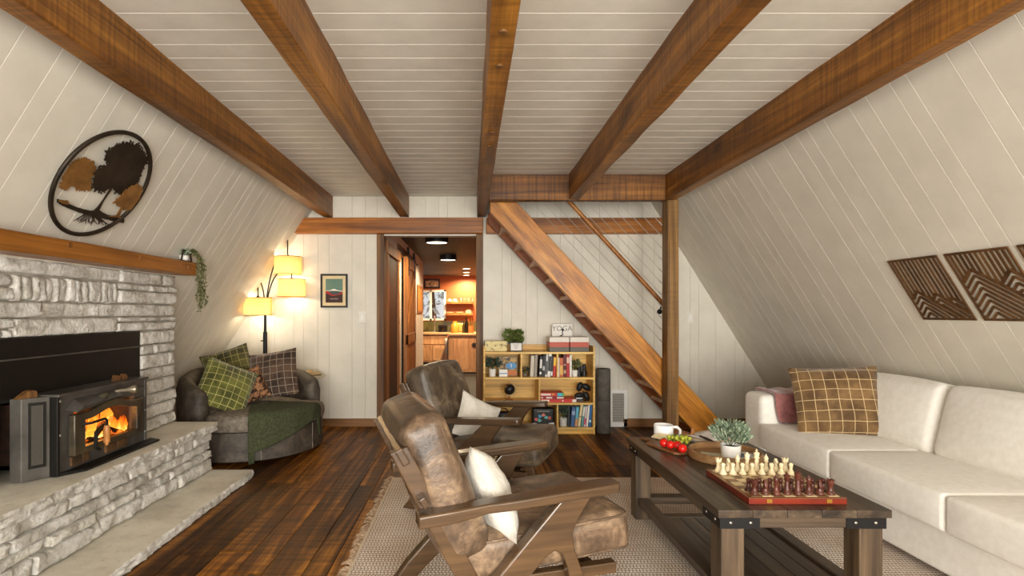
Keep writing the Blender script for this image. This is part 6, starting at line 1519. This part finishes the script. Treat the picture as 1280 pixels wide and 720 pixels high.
# mug
mp = at(829, 543, 3.06); o = empty('white_mug', (mp.x, 3.055, tz+0.0008)); tag(o, 'large white mug with a bare clay base on the coffee table', 'mug')
MB().lathe([(0.001,0),(0.04,0),(0.046,0.005),(0.05,0.016)], 28).build('clay_base', plain(170,120,86,0.7), o)
MB().lathe([(0.05,0.016),(0.054,0.03),(0.054,0.085),(0.052,0.088),(0.049,0.085),(0.048,0.02),(0.001,0.018)], 28).build('cup', plain(238,238,238,0.2), o)
MB().tube([(0.05,-0.0,0.074),(0.075,-0.012,0.076),(0.09,-0.018,0.06),(0.088,-0.018,0.036),(0.07,-0.012,0.02)], [0.008]*5, 10).build('handle', plain(238,238,238,0.2), o)
# cutting board
cbm = wood('acacia_board', [srgb(84,50,28), srgb(120,76,44), srgb(146,98,60)], 'x', 6, 0.08, 0.4, 0.05, 0.05)
pA = onz(857, 566, tz+0.012); pB = onz(803, 546.5, tz+0.012); dA = (pA - pB); ang_ = math.atan2(dA.y, dA.x); ln = dA.length
cbo = empty('cutting_board', (pB.x, pB.y, tz+0.0006), ang_); tag(cbo, 'dark wooden cutting board with a handle, loaded with fruit', 'cutting board')
hb = 0.06
poly = [(0.0,-0.014),(0.09,-0.016),(0.105,-hb+0.012),(0.12,-hb),(ln-0.02,-hb),(ln,-hb+0.02),(ln,hb+0.01),(ln-0.02,hb+0.03),(0.12,hb+0.03),(0.105,hb+0.01),(0.09,0.016),(0.0,0.014),(-0.01,0.0)]
MB().prism(poly, 0, 0.014, 'z').build('board', cbm, cbo, 0, bevel=0.004)
def cbw(u, w_, z=0.0): return (pB.x + u*math.cos(ang_) - w_*math.sin(ang_), pB.y + u*math.sin(ang_) + w_*math.cos(ang_), tz + 0.0152 + z)
tomm = plain(206, 30, 22, 0.15); stem = plain(74, 96, 40, 0.7)
def ray_u(px, py, z): q = onz(px, py, z); return q
for i, (px, py, r) in enumerate(((830, 553, 0.023), (838, 555.5, 0.022), (847, 556, 0.022), (853, 560, 0.023))):
    q = onz(px, py, tz + 0.0152 + r); o = empty('strawberry', (q.x, q.y, tz+0.0152)); tag(o, 'glossy red strawberry on the cutting board', 'fruit', 'strawberries on the cutting board')
    MB().lathe([(0.001,0.0),(r*0.6,r*0.12),(r*0.98,r*0.6),(r,r*1.0),(r*0.8,r*1.6),(r*0.3,r*1.95),(0.001,r*1.9)], 18).build('body', tomm, o, 180)
    mb = MB()
    for k in range(5): a = k*1.2566; mb.add([(0,0,r*1.93),(0.3*r*math.cos(a-0.5),0.3*r*math.sin(a-0.5),r*1.96),(0.9*r*math.cos(a),0.9*r*math.sin(a),r*1.8),(0.3*r*math.cos(a+0.5),0.3*r*math.sin(a+0.5),r*1.96)],[(0,1,2,3)])
    mb.tube([(0,0,r*1.9),(0.002,0.0,r*2.3)],0.0012,5); mb.build('leaf_cap', stem, o)
q = onz(852, 551, tz+0.03); gr = empty('grape_bunch', (q.x, q.y+0.02, tz+0.0152)); tag(gr, 'bunch of pale green grapes on the cutting board', 'grapes')
gmt = plain(186, 190, 70, 0.2); rg = random.Random(6); pts = []
while len(pts) < 30:
    p = Vector((rg.uniform(-0.085,0.06), rg.uniform(-0.05,0.05), 0.011)); lvl = 0
    if rg.random() < 0.5: p.z = 0.028; p.x *= 0.7; p.y *= 0.6
    if all((p-o_).length > 0.0175 for o_ in pts): pts.append(p)
    elif rg.random() < 0.02: pts.append(p + Vector((0,0,0.017)))
for p in pts: MB().ell((0,0,0), (0.0105,0.0105,0.0115), 10, 8).build('grape', gmt, gr, 180, loc=p)
MB().tube([(-0.05,0,0.036),(0,0,0.045),(0.04,0.01,0.034)],0.0018,5).build('stem', stem, gr)
q = onz(829, 548.5, tz+0.02); o = empty('cheese_wedge', (q.x, q.y+0.01, tz+0.0152), ang_ + R(10)); tag(o, 'pale cheese wedge behind the strawberries', 'cheese')
MB().prism([(-0.065,0),(0.06,0),(0.055,0.012),(0.035,0.028),(0.0,0.036),(-0.035,0.026),(-0.058,0.010)], -0.025, 0.025, 'y').build('body', plain(232,214,168,0.5), o, 0, bevel=0.004)
# papers, spatula and tan sandals behind the fruit
q = onz(886, 548, tz+0.01)
for k, (dx_, dy_, a, c) in enumerate(((0.0,0.0,12,(226,226,228)), (0.01,-0.012,-8,(214,196,170)), (0.015,0.01,28,(236,234,230)))):
    o = MB().surf(lambda u, v: (0.24*(u-0.5), 0.18*(v-0.5), 0.006*math.sin(u*4+k)**2), 8, 4).build('loose_paper', plain(*c,0.6), None, 180, solid=0.003, loc=(q.x+dx_, q.y+dy_, tz+0.003+0.0095*k), rot=(0,0,R(a)))
    tag(o, ('white sheet at the bottom of the loose papers', 'tan printed sheet in the middle of the loose papers', 'white folded sheet on top of the loose papers')[k], 'paper')
o = MB().tube([at(872,541,2.98)+Vector((0,0,0)), at(880,549,2.93), at(892,553,2.9)], [0.004,0.007,0.005], 8).build('dark_pen', M['black'], None); 
bpy.data.objects.remove(o)
q = onz(862, 545, tz+0.02)
for k, (dx_, dy_, rz_) in enumerate(((-0.02,0.02,-20),)):
    o = empty('wooden_tray_prop', (0,0,0)); bpy.data.objects.remove(o)
sdl = empty('folded_leather_case', (q.x-0.015, q.y+0.03, tz+0.001), R(-18)); tag(sdl, 'tan leather pouch with an upright tab behind the grapes', 'pouch')
MB().prism([(-0.085,0),(0.085,0),(0.06,0.016),(0.0,0.036),(-0.05,0.04),(-0.075,0.022)], -0.035, 0.035, 'y').build('body', plain(150,98,56,0.6), sdl, 0, bevel=0.006)
MB().prism([(0.03,0.02),(0.055,0.015),(0.05,0.06),(0.042,0.066),(0.034,0.06)], -0.008, 0.008, 'y').build('tab', plain(170,114,66,0.6), sdl, 0, bevel=0.004)
sp_ = empty('wooden_knife', (0,0,0)); a_ = onz(875, 545, tz+0.035); b_ = onz(893, 552.5, tz+0.035); sp_.location = a_; tag(sp_, 'dark handled knife lying across the loose papers', 'knife')
MB().tube([(0,0,0),(b_-a_)*0.5,(b_-a_)],[0.006,0.008,0.005],8).build('handle', plain(56,36,24,0.5), sp_); MB().bar((0,0,0), (a_-b_)*0.4, 0.016, 0.002).build('blade', plain(200,200,198,0.2,0.9), sp_, 0)
